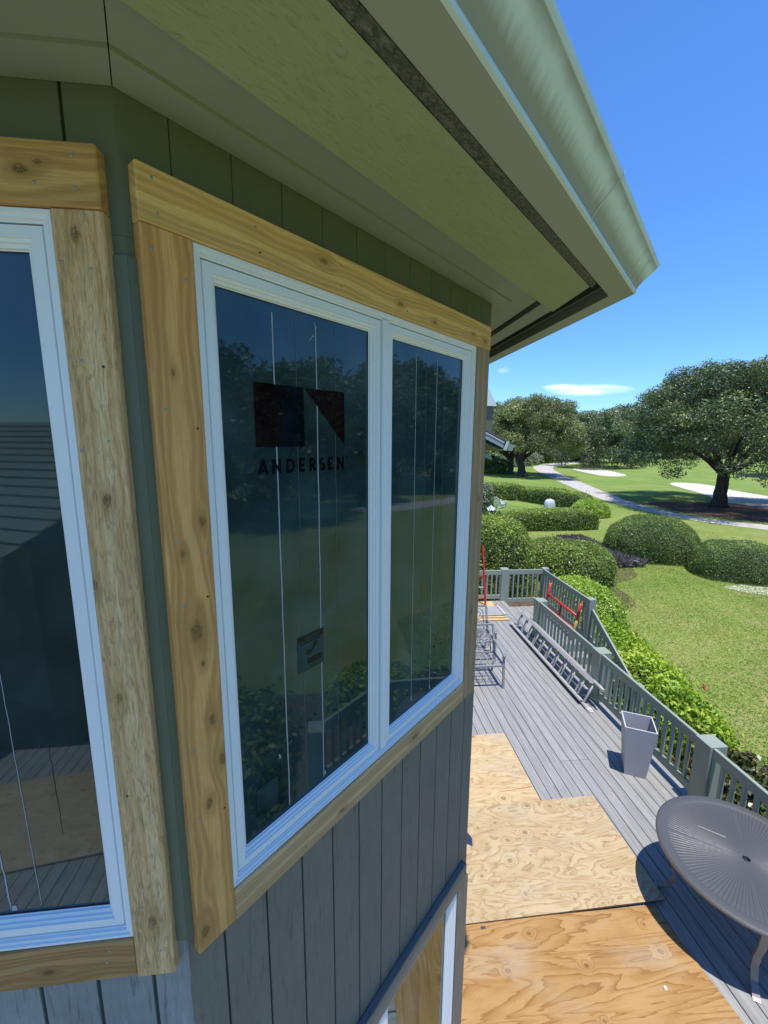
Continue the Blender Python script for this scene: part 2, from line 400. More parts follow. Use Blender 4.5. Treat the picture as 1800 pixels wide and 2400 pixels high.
MAT['red'] = flat('red_ladder_paint', (0.55, 0.035, 0.03), 0.4, 0, 0.5, 0.25)
MAT['yellow'] = flat('worn_yellow_paint', (0.55, 0.30, 0.05), 0.6, 0, 0.4, 0.4)
MAT['rope'] = flat('mint_rope', (0.35, 0.6, 0.55), 0.8)
MAT['chair'] = flat('grey_cast_metal', (0.30, 0.30, 0.315), 0.4, 0.2, 0.5, 0.15)
MAT['pot'] = flat('grey_planter_resin', (0.42, 0.425, 0.45), 0.55, 0, 0.4, 0.15, 0.05, 14)
MAT['pot_rim'] = flat('pale_planter_rim', (0.55, 0.56, 0.58), 0.6)
MAT['lumber'] = flat('pale_lumber', (0.62, 0.42, 0.19), 0.8, var=0.3)
MAT['white_plastic'] = flat('white_plastic', (0.72, 0.74, 0.74), 0.5)
MAT['cover'] = flat('pale_grill_cover', (0.60, 0.63, 0.68), 0.7, var=0.3, bump=0.5, sc=4)
MAT['bark'] = None
def deck_mat():
    b = MB('composite_deck_board'); ov = b.own(k=91.0)
    n = b.noise(b.map(ov, sc=(1.6, 40, 1)), 1.0, 5, 0.65, 0.3); n2 = b.noise(b.map(ov, sc=(6, 130, 1)), 1.0, 3, 0.6)
    n3 = b.noise(ov, 3.0, 4, 0.6)
    base = b.mix(b.rnd(), (0.215, 0.214, 0.214), (0.26, 0.258, 0.256))
    c = b.mix(b.rng(n, 0.38, 0.68), base, (0.35, 0.35, 0.342)); c = b.mix(b.rng(n2, 0.5, 0.75, 0, 0.45), c, (0.165, 0.172, 0.182))
    c = b.mix(b.rng(n3, 0.6, 0.8, 0, 0.3), c, (0.45, 0.46, 0.46))
    return b.pbr(c, 0.55, b.bump(b.M('ADD', n2, n), 0.25, 0.003), 0.4)
MAT['deck'] = deck_mat()
def ply_mat(name, light, mid, dark, seed, patches, swirl=1.0):
    b = MB(name); v = b.map(b.coord(), loc=(seed, seed * 0.7, 0))
    x, y, _ = b.sep(v)
    # rotary-cut veneer: contour lines of a slow height field, stretched along the sheet
    f = b.noise(b.map(v, sc=(0.62 * swirl, 3.1, 1)), 1.0, 5, 0.50, 0.55)
    kd = b.vor(b.map(v, sc=(2.9, 3.6, 1)), 1.0, 'F1', 'Distance', 1.0, True); kr = b.vor(b.map(v, sc=(2.9, 3.6, 1)), 1.0, 'F1', 'Color', 1.0, True)
    kd = b.M('DIVIDE', kd, b.rng(b.sep(kr)[1], 0, 1, 0.55, 1.5))
    keep = b.M('GREATER_THAN', b.sep(kr)[0], patches)
    pull = b.M('MULTIPLY', b.M('EXPONENT', b.M('MULTIPLY', b.M('MULTIPLY', kd, kd), -40)), b.M('MULTIPLY', keep, 0.17))
    g = b.M('ADD', b.M('ADD', f, pull), b.M('MULTIPLY', y, 0.22))
    band = b.M('FRACT', b.M('MULTIPLY', g, 15.0))
    band = b.M('ADD', band, b.M('MULTIPLY', b.M('SUBTRACT', b.noise(b.map(v, sc=(5, 70, 1)), 1.0, 3, 0.6), 0.5), 0.22))
    fib = b.noise(b.map(v, sc=(7, 190, 1)), 1.0, 3, 0.65)
    c = b.ramp(band, [(0.0, light), (0.35, light), (0.78, tuple((a + 2 * c) / 3 for a, c in zip(light, mid))), (0.93, tuple((a + c) / 2 for a, c in zip(mid, dark))), (1.0, light)])
    blo = b.noise(b.map(v, sc=(2.2, 5, 1)), 1.0, 4, 0.6)
    c = b.mix(b.rng(blo, 0.45, 0.7, 0, 0.55), c, mid); c = b.mix(b.rng(blo, 0.28, 0.42, 0.5, 0), c, tuple(min(1, t * 1.1) for t in light))
    c = b.mix(b.rng(fib, 0.5, 0.8, 0, 0.3), c, dark)
    kdn = b.M('ADD', kd, b.M('MULTIPLY', b.M('SUBTRACT', b.noise(v, 14, 3), 0.5), 0.07))
    core = b.M('MULTIPLY', b.rng(kdn, 0.02, 0.062, 1, 0), keep)
    ringk = b.M('MULTIPLY', b.M('SUBTRACT', 1.0, b.M('ABSOLUTE', b.M('DIVIDE', b.M('SUBTRACT', kdn, 0.058), 0.014)), clamp=True), keep)
    c = b.mix(b.M('MULTIPLY', core, 0.6), c, tuple(t * 0.55 for t in dark))
    c = b.mix(b.M('MULTIPLY', ringk, 0.75), c, (0.09, 0.055, 0.03))
    gr = b.noise(b.map(v, sc=(1.5, 2.5, 1)), 1.0, 3)
    c = b.mix(b.rng(gr, 0.55, 0.75, 0, 0.5), c, (0.40, 0.36, 0.29)); sp = b.noise(v, 26, 3, 0.7); c = b.mix(b.rng(sp, 0.62, 0.74, 0, 0.45), c, tuple(t * 0.6 for t in mid))
    return b.pbr(c, 0.75, b.bump(b.M('ADD', fib, b.M('MULTIPLY', band, 0.4)), 0.25, 0.003), 0.25)
MAT['ply_edge'] = flat('plywood_edge', (0.12, 0.075, 0.045), 0.85, var=0.4)
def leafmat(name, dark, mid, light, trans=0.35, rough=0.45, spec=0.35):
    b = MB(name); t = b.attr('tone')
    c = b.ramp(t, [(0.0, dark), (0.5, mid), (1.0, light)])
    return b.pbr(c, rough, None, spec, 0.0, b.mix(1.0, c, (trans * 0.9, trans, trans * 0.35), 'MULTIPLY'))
def barkmat(name, col):
    b = MB(name); v = b.coord(); n = b.noise(b.map(v, sc=(9, 9, 1.6)), 1.0, 5, 0.7, 0.6)
    return b.pbr(b.mix(b.rng(n, 0.35, 0.65), tuple(c * 0.45 for c in col), col), 0.9, b.bump(n, 0.9, 0.05), 0.2)
MAT['bark'] = barkmat('oak_bark', (0.10, 0.08, 0.065))
MAT['branch'] = barkmat('pale_branch', (0.22, 0.19, 0.16))
def lawn_mat(name, near=True):
    b = MB(name); v = b.coord()
    n1 = b.noise(v, 0.35, 5, 0.6); n2 = b.noise(v, 2.2, 5, 0.65); n3 = b.noise(b.map(v, rot=(0, 0, 0.5), sc=(16, 34, 10)), 1.0, 3, 0.7)
    far = b.rng(b.sep(v)[1], 20, 32)
    c1 = b.mix(b.rng(n1, 0.38, 0.64), (0.185, 0.255, 0.055), (0.275, 0.285, 0.09))
    c1 = b.mix(b.rng(n2, 0.50, 0.72, 0, 0.8), c1, (0.38, 0.305, 0.155)); c1 = b.mix(b.rng(n3, 0.45, 0.75, 0, 0.6), c1, (0.12, 0.165, 0.04))
    c2 = b.mix(b.rng(n1, 0.4, 0.62), (0.15, 0.235, 0.05), (0.215, 0.275, 0.072))
    wv = b.M('SINE', b.M('MULTIPLY', b.M('ADD', b.sep(v)[0], b.M('MULTIPLY', b.sep(v)[1], 0.45)), 1.7))
    c2 = b.mix(b.rng(wv, -0.5, 0.8, 0, 0.22), c2, (0.26, 0.32, 0.09)); c2 = b.mix(b.rng(n3, 0.5, 0.8, 0, 0.3), c2, (0.10, 0.17, 0.035))
    return b.pbr(b.mix(far, c1, c2), 0.9, b.bump(b.M('ADD', n3, n2), 0.6, 0.05), 0.1)
MAT['lawn'] = lawn_mat('lawn_grass')
def earth(name, a, c, sc=6.0, b1=0.6):
    b = MB(name); v = b.coord(); n = b.noise(v, sc, 6, 0.7); n2 = b.vor(v, sc * 5)
    return b.pbr(b.mix(b.rng(n, 0.35, 0.68), a, c), 0.95, b.bump(b.M('ADD', n, n2), b1, 0.04), 0.1)
MAT['sand'] = earth('bunker_sand', (0.50, 0.46, 0.41), (0.60, 0.57, 0.52), 0.8, 0.2)
MAT['path'] = earth('path_gravel', (0.36, 0.33, 0.30), (0.55, 0.52, 0.48), 1.2, 0.3)
MAT['mulch'] = earth('brown_mulch', (0.085, 0.055, 0.04), (0.22, 0.15, 0.11), 7.0, 0.8)
MAT['shell'] = earth('pale_sandy_soil', (0.50, 0.45, 0.39), (0.66, 0.62, 0.56), 4.0, 0.4)
def water_mat():
    b = MB('lake_water'); n = b.noise(b.coord(), 1.2, 3)
    return b.pbr((0.02, 0.05, 0.09), 0.08, b.bump(n, 0.15, 0.05), 0.5)
MAT['water'] = water_mat()

# ------------------------------------------------------------------ house
HOUSE = empty('house', (-0.8, 2.2, 0), 0, 'grey green board sided house with deep eave and raw cedar trim round white windows', 'house')
c225 = math.cos(rad(22.5))
P_AB = Vector((-0.418, 0.996, 0)); P_BC = Vector((0.778, 2.192, 0))
B_AB = Vector((math.cos(rad(-67.5)), math.sin(rad(-67.5)), 0)) / c225
B_BC = Vector((math.cos(rad(-22.5)), math.sin(rad(-22.5)), 0)) / c225
U_AB, U_BC = 0.409, 2.10
XL, YF = -2.6, 11.0
def ends(side, p):
    if side == 'A': return Vector((XL, 0.996 - p, 0)), P_AB + B_AB * p
    if side == 'B': return P_AB + B_AB * p, P_BC + B_BC * p
    return P_BC + B_BC * p, Vector((0.778 + p, YF, 0))
def mitred(name, prof, mats, sides='ABC', parent=HOUSE, face_mat=None, smooth=False):
    """closed (p, z) outline run along the eave sides between the mitre lines; z is from eye height"""
    out = []
    for sd in sides:
        V = []; n = len(prof); UV = []; F = []; mi = []
        L = []
        for p, z in prof:
            a, e = ends(sd, p); q_ = (e - a).normalized() * 0.0012; a, e = a + q_, e - q_; V += [a + Vector((0, 0, CAMZ + z)), e + Vector((0, 0, CAMZ + z))]; L.append((e - a).length)
        d = [0.0]
        for i in range(n): d.append(d[-1] + math.hypot(prof[(i + 1) % n][0] - prof[i][0], prof[(i + 1) % n][1] - prof[i][1]))
        for i in range(n):
            j = (i + 1) % n; F.append((2 * i, 2 * i + 1, 2 * j + 1, 2 * j)); UV.append([(0, d[i]), (L[i], d[i]), (L[j], d[i + 1]), (0, d[i + 1])])
            mi.append(face_mat[i] if face_mat else 0)
        F.append(tuple(2 * i for i in range(n))); UV.append([(0, 0)] * n); mi.append(0)
        F.append(tuple(2 * i + 1 for i in range(n - 1, -1, -1))); UV.append([(0, 0)] * n); mi.append(0)
        V = [WM[HOUSE.name].inverted() @ v for v in V]
        me = mesh_from(name, V, F, mats, UV, False, mi)
        bm = bmesh.new(); bm.from_mesh(me); bmesh.ops.recalc_face_normals(bm, faces=bm.faces[:]); bm.to_mesh(me); bm.free()
        out.append(obj(name, me, WM[HOUSE.name], parent))
    return out

mitred('frieze_board', [(0.002, 0.66), (0.087, 0.66), (0.087, 0.676), (0.002, 0.676)], [MAT['soffit']])
mitred('soffit', [(0.0875, 0.668), (0.24, 0.668), (0.24, 0.70), (0.0875, 0.70)], [MAT['soffit']], 'AB')
mitred('soffit', [(0.0875, 0.668), (0.205, 0.668), (0.205, 0.70), (0.0875, 0.70)], [MAT['soffit']], 'C')
mitred('eave_board', [(0.205, 0.655), (0.45, 0.655), (0.45, 0.702), (0.205, 0.702)], [MAT['eave'], MAT['edge']], 'A', face_mat=[0, 1, 0, 0])
mitred('eave_board', [(0.242, 0.66), (0.345, 0.66), (0.345, 0.70), (0.242, 0.70)], [MAT['soffit']], 'C')
def cut_board(name, p0, p1, z0, z1, mats, fm):
    # boards on the diagonal side run past the mitre and are cut off along the next wall's direction
    d = Vector((s2, s2, 0)); n0, f0 = P_AB + B_AB * p0, P_AB + B_AB * p1
    n1 = n0 + d * ((1.124 - n0.x) / s2); f1 = f0 + d * ((1.100 - f0.x) / s2)
    V = [Vector((q.x, q.y, CAMZ + z)) for z in (z0, z1) for q in (n0, n1, f1, f0)]
    F = [(0, 3, 2, 1), (4, 5, 6, 7), (0, 1, 5, 4), (1, 2, 6, 5), (2, 3, 7, 6), (3, 0, 4, 7)]
    l = lambda q: q.dot(d); pr = lambda q: q.dot(Vector((s2, -s2, 0)))
    UV = [[(l(V[i]), pr(V[i]) + V[i].z) for i in f] for f in F]
    V = [WM[HOUSE.name].inverted() @ v for v in V]
    return obj(name, mesh_from(name, V, F, mats, UV, False, fm), WM[HOUSE.name], HOUSE)
EB = cut_board('eave_board', 0.205, 0.450, 0.652, 0.700, [MAT['eave'], MAT['edge']], [0, 0, 0, 0, 1, 0])
cut_board('fascia_board', 0.4515, 0.484, 0.6535, 0.79, [MAT['edge']], [0] * 6)
mitred('fascia_board', [(0.4515, 0.6535), (0.474, 0.6535), (0.474, 0.79), (0.4515, 0.79)], [MAT['edge']], 'A')
def plugs():
    for u, pp, rr in ((0.62, 0.405, 0.011), (1.05, 0.36, 0.006), (1.62, 0.30, 0.007), (1.95, 0.40, 0.006)):
        g = Geo(); g.lathe([(0.0001, -0.0012), (rr * 0.8, -0.0012), (rr, 0.0), (rr, 0.003)], 14)
        g.build('nail_plug', MAT['eave_plug'], EB, FB @ Matrix.Translation((u, 0.652, pp)) @ Matrix.Rotation(rad(90), 4, 'X') @ Matrix.Rotation(rad(180), 4, 'X'), True)
MAT['eave_plug'] = flat('filled_nail_hole', (0.30, 0.32, 0.19), 0.7)
plugs()
mitred('eave_nailer', [(0.458, 0.70), (0.472, 0.70), (0.472, 0.80), (0.458, 0.80)], [MAT['siding_smooth_bounce']], 'C')
mitred('roof_deck', [(-0.02, 0.80), (0.60, 0.80), (0.60, 0.815), (-0.02, 0.815)], [MAT['siding_smooth_bounce']])
# gutter: underside, then a bead, the curved front and the rolled lip
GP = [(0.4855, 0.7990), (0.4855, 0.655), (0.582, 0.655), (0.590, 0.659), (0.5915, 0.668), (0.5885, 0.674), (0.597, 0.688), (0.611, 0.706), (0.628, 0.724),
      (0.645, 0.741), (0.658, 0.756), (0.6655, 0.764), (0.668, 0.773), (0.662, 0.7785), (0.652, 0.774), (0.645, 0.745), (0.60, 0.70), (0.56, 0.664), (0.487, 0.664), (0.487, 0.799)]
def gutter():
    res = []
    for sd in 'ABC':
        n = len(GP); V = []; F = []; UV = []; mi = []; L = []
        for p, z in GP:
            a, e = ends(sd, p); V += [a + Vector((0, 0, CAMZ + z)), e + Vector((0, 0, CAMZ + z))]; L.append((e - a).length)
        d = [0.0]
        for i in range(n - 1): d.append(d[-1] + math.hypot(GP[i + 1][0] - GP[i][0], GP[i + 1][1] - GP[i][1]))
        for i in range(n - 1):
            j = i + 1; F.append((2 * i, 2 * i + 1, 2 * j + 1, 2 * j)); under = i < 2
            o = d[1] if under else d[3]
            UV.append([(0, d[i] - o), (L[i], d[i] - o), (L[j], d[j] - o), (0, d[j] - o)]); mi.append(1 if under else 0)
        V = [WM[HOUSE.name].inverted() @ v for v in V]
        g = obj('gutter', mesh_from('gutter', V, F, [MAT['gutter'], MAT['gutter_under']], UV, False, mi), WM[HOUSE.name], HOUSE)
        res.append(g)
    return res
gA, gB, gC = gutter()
def gutter_bits():
    # lapped section joints and hanger tabs on the diagonal gutter
    d = Vector((s2, s2, 0))
    for u in (1.53, 2.22):
        V = []; F = []; prof = [(p, z) for p, z in GP[3:13]]
        for p, z in prof:
            b0 = Vector((-s2, s2, 0)) + Vector((s2, -s2, 0)) * (p + 0.0016)
            for du in (0, 0.007): V.append(b0 + d * (u + du) + Vector((0, 0, CAMZ + z)))
        for i in range(len(prof) - 1): F.append((2 * i, 2 * i + 1, 2 * i + 3, 2 * i + 2))
        V = [WM[HOUSE.name].inverted() @ v for v in V]
        obj('gutter_seam', mesh_from('gutter_seam', V, F, [MAT['gutter']], [[(u, 0.07)] * 4 for _ in F]), WM[HOUSE.name], gB)
    for u in (1.555, 2.13, 2.24):
        g = Geo(); wall_box(g, FB, u, u + 0.012, 0.772, 0.792, 0.655, 0.664); g.build('hanger_tab', MAT['alu'], gB, WM[HOUSE.name])
gutter_bits()
def roof():
    e = 0.64; ri = 2.6; zt = CAMZ + 0.83; rise = 1.15
    def pt(c, b, p, z): q = c + b * p; return Vector((q.x, q.y, z))
    V = [Vector((XL, 0.996 - e, zt)), pt(P_AB, B_AB, e, zt), pt(P_BC, B_BC, e, zt), Vector((0.778 + e, YF, zt)),
         Vector((XL, 0.996 + ri, zt + rise)), pt(P_AB, B_AB, -ri, zt + rise), pt(P_BC, B_BC, -ri, zt + rise), Vector((0.778 - ri, YF, zt + rise)), Vector((XL, YF, zt + rise))]
    V += [v + Vector((0, 0, -0.012)) for v in V[:4]]
    F = [(0, 1, 5, 4), (1, 2, 6, 5), (2, 3, 7, 6), (4, 5, 6, 7, 8), (9, 10, 1, 0), (10, 11, 2, 1), (11, 12, 3, 2)]
    V = [WM[HOUSE.name].inverted() @ v for v in V]
    obj('roof', mesh_from('roof', V, F, [MAT['shingle']]), WM[HOUSE.name], HOUSE)
roof()

# ---- walls behind the boards, with real openings for the windows
def wall_core():
    g = Geo(); d0, d1 = -0.14, -0.009
    top = 0.80
    # A: opening -1.86 .. -0.57 ; z -1.27 .. 0.41
    for u0, u1, z0, z1 in ((XL, P_AB.x - 0.058, 0.41, top), (XL, P_AB.x - 0.058, -4.4, -1.27), (XL, -1.86, -1.27, 0.41), (-0.575, P_AB.x - 0.058, -1.27, 0.41)):
        wall_box(g, FA, u0, u1, z0, z1, d0, d1)
    for u0, u1, z0, z1 in ((U_AB + 0.004, U_BC, 0.41, top), (U_AB + 0.004, U_BC, -2.66, -1.27), (U_AB + 0.004, 0.555, -1.27, 0.41), (1.895, U_BC, -1.27, 0.41), (U_AB + 0.004, 0.62, -4.3, -2.66), (1.945, U_BC, -4.3, -2.66), (0.62, 1.945, -4.4, -4.25)):
        wall_box(g, FB, u0, u1, z0, z1, d0, d1)
    wall_box(g, FC, 2.192 + 0.06, YF, -4.4, top, d0, d1)
    g.build('wall', MAT['groove'], HOUSE)
wall_core()
def siding(Fm, edges, z0, z1, lower, gap=0.0035, mat=None):
    for a, b in zip(edges[:-1], edges[1:]):
        ga = 0 if a == edges[0] else gap; gb = 0 if b == edges[-1] else gap
        wall_board('siding_board', Fm, a + ga, b - gb, z0, z1, -0.009, 0.0, mat or (MAT['siding'] if lower else MAT['siding_smooth_bounce']), HOUSE, True, 0.0012)
eB = [U_AB] + [0.514 + 0.1475 * k for k in range(11)] + [U_BC]
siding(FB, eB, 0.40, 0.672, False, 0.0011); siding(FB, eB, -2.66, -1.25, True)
eA = [XL + 0.0] + [-0.514 - 0.142 * k for k in range(14, -1, -1)] + [P_AB.x]
siding(FA, eA, 0.40, 0.672, False, 0.003); siding(FA, eA, -2.7, -1.25, True, 0.005, MAT['siding_pale_streaked']); siding(FA, [XL, -2.2, -1.9], -4.4, -2.7, True)
wall_board('siding_board', FA, -0.573, P_AB.x, -1.25, 0.40, -0.009, 0.0, MAT['siding_smooth_bounce'], HOUSE, True, 0.001)
wall_board('siding_board', FB, U_AB, 0.553, -1.25, 0.40, -0.009, 0.0, MAT['siding_smooth_bounce'], HOUSE, True, 0.001)
wall_board('siding_board', FB, 1.897, U_BC, -1.25, 0.40, -0.009, 0.0, MAT['siding_smooth_bounce'], HOUSE, True, 0.001)
for k in range(16):
    wall_board('siding_board', FC, 2.197 + 0.5 * k, 2.19 + 0.5 * (k + 1), -4.38, 0.672, -0.009, 0.0, MAT['siding_smooth_bounce'], HOUSE, True, 0.001)
# slim folded corner cover between the two windows
def corner_cover():
    g = Geo()
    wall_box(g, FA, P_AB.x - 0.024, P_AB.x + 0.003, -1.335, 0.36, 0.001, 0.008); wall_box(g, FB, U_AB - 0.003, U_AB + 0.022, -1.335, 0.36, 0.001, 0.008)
    g.build('corner_trim', MAT['siding_smooth_bounce'], HOUSE)
corner_cover()

# ---- raw cedar trim, each board with its own grain and knots
CE = dict(base=(0.70, 0.345, 0.105), dark=(0.28, 0.10, 0.028), light=(0.80, 0.435, 0.15))
CEW = dict(base=(0.90, 0.55, 0.24), dark=(0.52, 0.24, 0.085), light=(0.92, 0.64, 0.33))
CEP = dict(base=(0.78, 0.46, 0.155), dark=(0.38, 0.18, 0.05), light=(0.86, 0.55, 0.21))
CEB = dict(base=(0.40, 0.215, 0.075), dark=(0.17, 0.075, 0.025), light=(0.48, 0.275, 0.105))
nail_me = None
def nails(board, Fm, spots, p, dark=False):
    global nail_me
    if nail_me is None:
        g = Geo(); g.lathe([(0.0001, 0.0012), (0.0026, 0.0011), (0.0034, 0.0003), (0.0034, -0.002)], 8); nail_me = g.mesh('nail', MAT['nail'])
        g = Geo(); g.lathe([(0.0001, 0.0006), (0.003, 0.0006), (0.003, -0.002)], 7); nail_me = (nail_me, g.mesh('nail', MAT['nail_dark']))
    for i, (u, z) in enumerate(spots):
        obj('nail', nail_me[1 if (dark or i % 4 == 3) else 0], Fm @ Matrix.Translation((u, z, p)), board)
def trim(Fm, u0, u1, z0, z1, p1, pal, knots, spots, vert, rough=0.35, freq=95, warp=0.9, p0=-0.002, bev=0.003, label=None):
    uc, zc = (u0 + u1) / 2, (z0 + z1) / 2
    kn = [((z - zc, -(u - uc), r) if vert else (u - uc, z - zc, r)) for u, z, r in knots]
    m = cedar('cedar', pal['base'], pal['dark'], pal['light'], kn, rough, freq, warp)
    o = wall_board('trim_board', Fm, u0, u1, z0, z1, p0, p1, m, HOUSE, vert, bev)
    if label: o['label'] = label
    nails(o, Fm, spots, p1); return o
# window on the diagonal wall
trim(FB, 0.4245, 2.044, 0.4277, 0.537, 0.031, CEP, [(0.93, 0.50, 0.012), (1.30, 0.47, 0.010), (1.53, 0.455, 0.009), (1.98, 0.46, 0.012), (1.86, 0.47, 0.008)],
     [(0.455, 0.515), (0.462, 0.452), (0.70, 0.51), (0.71, 0.455), (1.0, 0.51), (1.0, 0.452), (1.33, 0.51), (1.34, 0.455), (1.66, 0.51), (1.66, 0.455), (1.97, 0.515), (2.0, 0.45)], False, 0.3, 120, 0.7,
     label='pale upper cedar board over the double window')
trim(FB, 0.4245, 0.5363, -1.388, 0.4272, 0.030, CE, [(0.462, -0.27, 0.007), (0.514, -0.20, 0.011), (0.482, -0.47, 0.021), (0.470, 0.14, 0.006), (0.505, -0.72, 0.011), (0.482, -0.955, 0.012), (0.526, -0.85, 0.013), (0.445, -1.33, 0.016), (0.49, -0.56, 0.007)],
     [(0.445, 0.38), (0.515, 0.34), (0.448, 0.06), (0.518, 0.02), (0.45, -0.24), (0.52, -0.28), (0.455, -0.40), (0.515, -0.39), (0.45, -0.78), (0.52, -0.74), (0.45, -0.98), (0.522, -1.0), (0.452, -1.2), (0.52, -1.33)], True, 0.3, 85, 1.15,
     label='knotty brown cedar board at the left of the double window')
trim(FB, 0.5368, 1.9098, -1.392, -1.2868, 0.030, dict(base=(0.56, 0.345, 0.165), dark=(0.26, 0.14, 0.065), light=(0.65, 0.43, 0.225)), [(1.45, -1.335, 0.014), (0.98, -1.36, 0.008)],
     [(0.56, -1.30), (0.57, -1.36), (0.80, -1.31), (0.80, -1.365), (1.1, -1.31), (1.1, -1.37), (1.4, -1.305), (1.65, -1.31), (1.66, -1.365), (1.88, -1.31)], False, 0.35, 110, 0.5,
     label='lower cedar sill board under the double window')
trim(FB, 1.9102, 2.036, -1.392, 0.4272, 0.030, dict(base=(0.40, 0.255, 0.13), dark=(0.2, 0.11, 0.05), light=(0.47, 0.32, 0.18)), [(1.96, -0.9, 0.008), (1.99, -0.3, 0.007)],
     [(1.93, 0.38), (2.01, 0.36), (1.93, -0.1), (2.01, -0.13), (1.93, -0.6), (2.01, -0.62), (1.93, -1.1), (2.01, -1.13), (1.93, -1.36)], True, 0.35, 110, 0.5)
# window on the near left wall
trim(FA, -2.05, -0.4438, 0.4318, 0.5437, 0.034, dict(base=(0.58, 0.32, 0.105), dark=(0.25, 0.115, 0.035), light=(0.67, 0.40, 0.145)), [(-0.578, 0.492, 0.012), (-0.548, 0.505, 0.006), (-0.95, 0.47, 0.01)],
     [(-0.487, 0.52), (-0.487, 0.465), (-0.558, 0.47), (-0.83, 0.52)], False, 0.42, 75, 1.3)
trim(FA, -0.5385, -0.4432, -1.408, 0.4312, 0.030, CEW, [(-0.497, 0.385, 0.013), (-0.490, -0.135, 0.012), (-0.535, -0.325, 0.009), (-0.508, -0.60, 0.010), (-0.488, -1.235, 0.016)],
     [(-0.528, 0.335), (-0.475, 0.325), (-0.51, 0.15), (-0.47, 0.14), (-0.53, -0.03), (-0.475, -0.01), (-0.505, -0.36), (-0.515, -0.86), (-0.470, -0.865), (-0.51, -1.19), (-0.475, -1.33)], True, 0.95, 70, 1.1,
     label='rough sawn pale cedar board with raised grain')
trim(FA, -2.05, -0.5390, -1.405, -1.2845, 0.028, CEB, [(-0.75, -1.36, 0.01)], [(-0.60, -1.315), (-0.61, -1.35), (-0.80, -1.34)], False, 0.35, 100, 1.4)

# ---- windows
def ring(g, Fm, u0, u1, z0, z1, prof):
    """mitred frame; prof is a list of (inset, p) from the outside edge in"""
    V = []; n = len(prof)
    for ins, p in prof:
        for uu, zz in ((u0 + ins, z0 + ins), (u1 - ins, z0 + ins), (u1 - ins, z1 - ins), (u0 + ins, z1 - ins)): V.append(Fm @ Vector((uu, zz, p)))
    F = [(4 * i + k, 4 * i + (k + 1) % 4, 4 * (i + 1) + (k + 1) % 4, 4 * (i + 1) + k) for i in range(n - 1) for k in range(4)]
    g.add(V, F)
def rect_obj(name, Fm, u0, u1, z0, z1, p, mat, parent, t=0.004):
    g = Geo(); wall_box(g, Fm, u0, u1, z0, z1, p - t, p); return g.build(name, mat, parent, WM[HOUSE.name])
FRAME_P = [(0.0, -0.03), (0.0, 0.020), (0.002, 0.024), (0.009, 0.024), (0.010, 0.019), (0.018, 0.019), (0.019, 0.012), (0.0235, 0.012), (0.0235, -0.03)]
SASH_P = [(0.0, -0.03), (0.0, 0.008), (0.002, 0.012), (0.0235, 0.012), (0.025, 0.007), (0.031, 0.005), (0.032, 0.000), (0.039, -0.003), (0.040, -0.008), (0.043, -0.011), (0.043, -0.03)]
def window(name, Fm, u0, u1, z0, z1, sashes, mull=None, glassmat=None, label=None):
    g = Geo(); ring(g, Fm, u0, u1, z0, z1, FRAME_P)
    if mull: wall_box(g, Fm, mull[0], mull[1], z0 + 0.0235, z1 - 0.0235, -0.03, 0.020)
    w = g.build(name, MAT['vinyl'], HOUSE, WM[HOUSE.name])
    panes = []
    for a, b in sashes:
        za, zb = z0 + 0.0255, z1 - 0.0255
        g = Geo(); ring(g, Fm, a, b, za, zb, SASH_P); g.build('sash', MAT['vinyl'], w, WM[HOUSE.name])
        g = Geo(); ring(g, Fm, a + 0.0405, b - 0.0405, za + 0.0405, zb - 0.0405, [(0, -0.010), (0.004, -0.0105), (0.0042, -0.014)]); g.build('gasket', MAT['gasket'], w, WM[HOUSE.name])
        panes.append(rect_obj('pane', Fm, a + 0.0415, b - 0.0415, za + 0.0415, zb - 0.0415, -0.012, glassmat or MAT['glass'], w))
    if label: w['label'] = label
    return w, panes
WB, _ = window('window', FB, 0.5368, 1.9096, -1.2864, 0.4272, [(0.562, 1.2135), (1.2565, 1.885)], (1.217, 1.253), label='white double window with a printed film on its glass')
WA, _ = window('window', FA, -1.875, -0.5393, -1.284, 0.4313, [(-1.85, -1.232), (-1.196, -0.5645)], (-1.229, -1.199), MAT['glass_near'], label='white window beside the rough cedar board')
WL, _ = window('window', FB, 0.60, 1.945, -4.22, -2.664, [(0.625, 1.215), (1.268, 1.92)], (1.22, 1.263), MAT['glass_low'], label='lower white window under the skirt board')
# lower trim
sk = wall_board('skirt_board', FB, 0.42, 2.04, -2.655, -2.545, 0.001, 0.034, MAT['siding'], HOUSE, False, 0.003)
nails(sk, FB, [(1.0, -2.6), (1.35, -2.6), (1.62, -2.61), (1.86, -2.6)], 0.034, True)
wall_board('corner_post', FB, 1.949, 2.075, -4.39, -2.657, 0.0, 0.030, MAT['siding'], HOUSE, True, 0.003)
wall_board('corner_post', FB, 0.43, 0.597, -4.39, -2.657, 0.0, 0.030, MAT['siding'], HOUSE, True, 0.003)
def flashing():
    g = Geo(); c = FB @ Vector((2.1, -2.40, 0.0)); d = Vector((s2, s2, 0)) * 0.055
    V = [c, c + d * 0.6 + Vector((0.01, -0.01, -0.06)), c + d * 0.7 + Vector((0.012, -0.012, -0.12)), c + Vector((0, 0, -0.085))]
    V += [v + Vector((0.002, -0.002, 0.001)) for v in V]
    g.add(V, BOXF); g.build('flashing', flat('blue_flashing', (0.08, 0.14, 0.28), 0.4), HOUSE)
flashing()
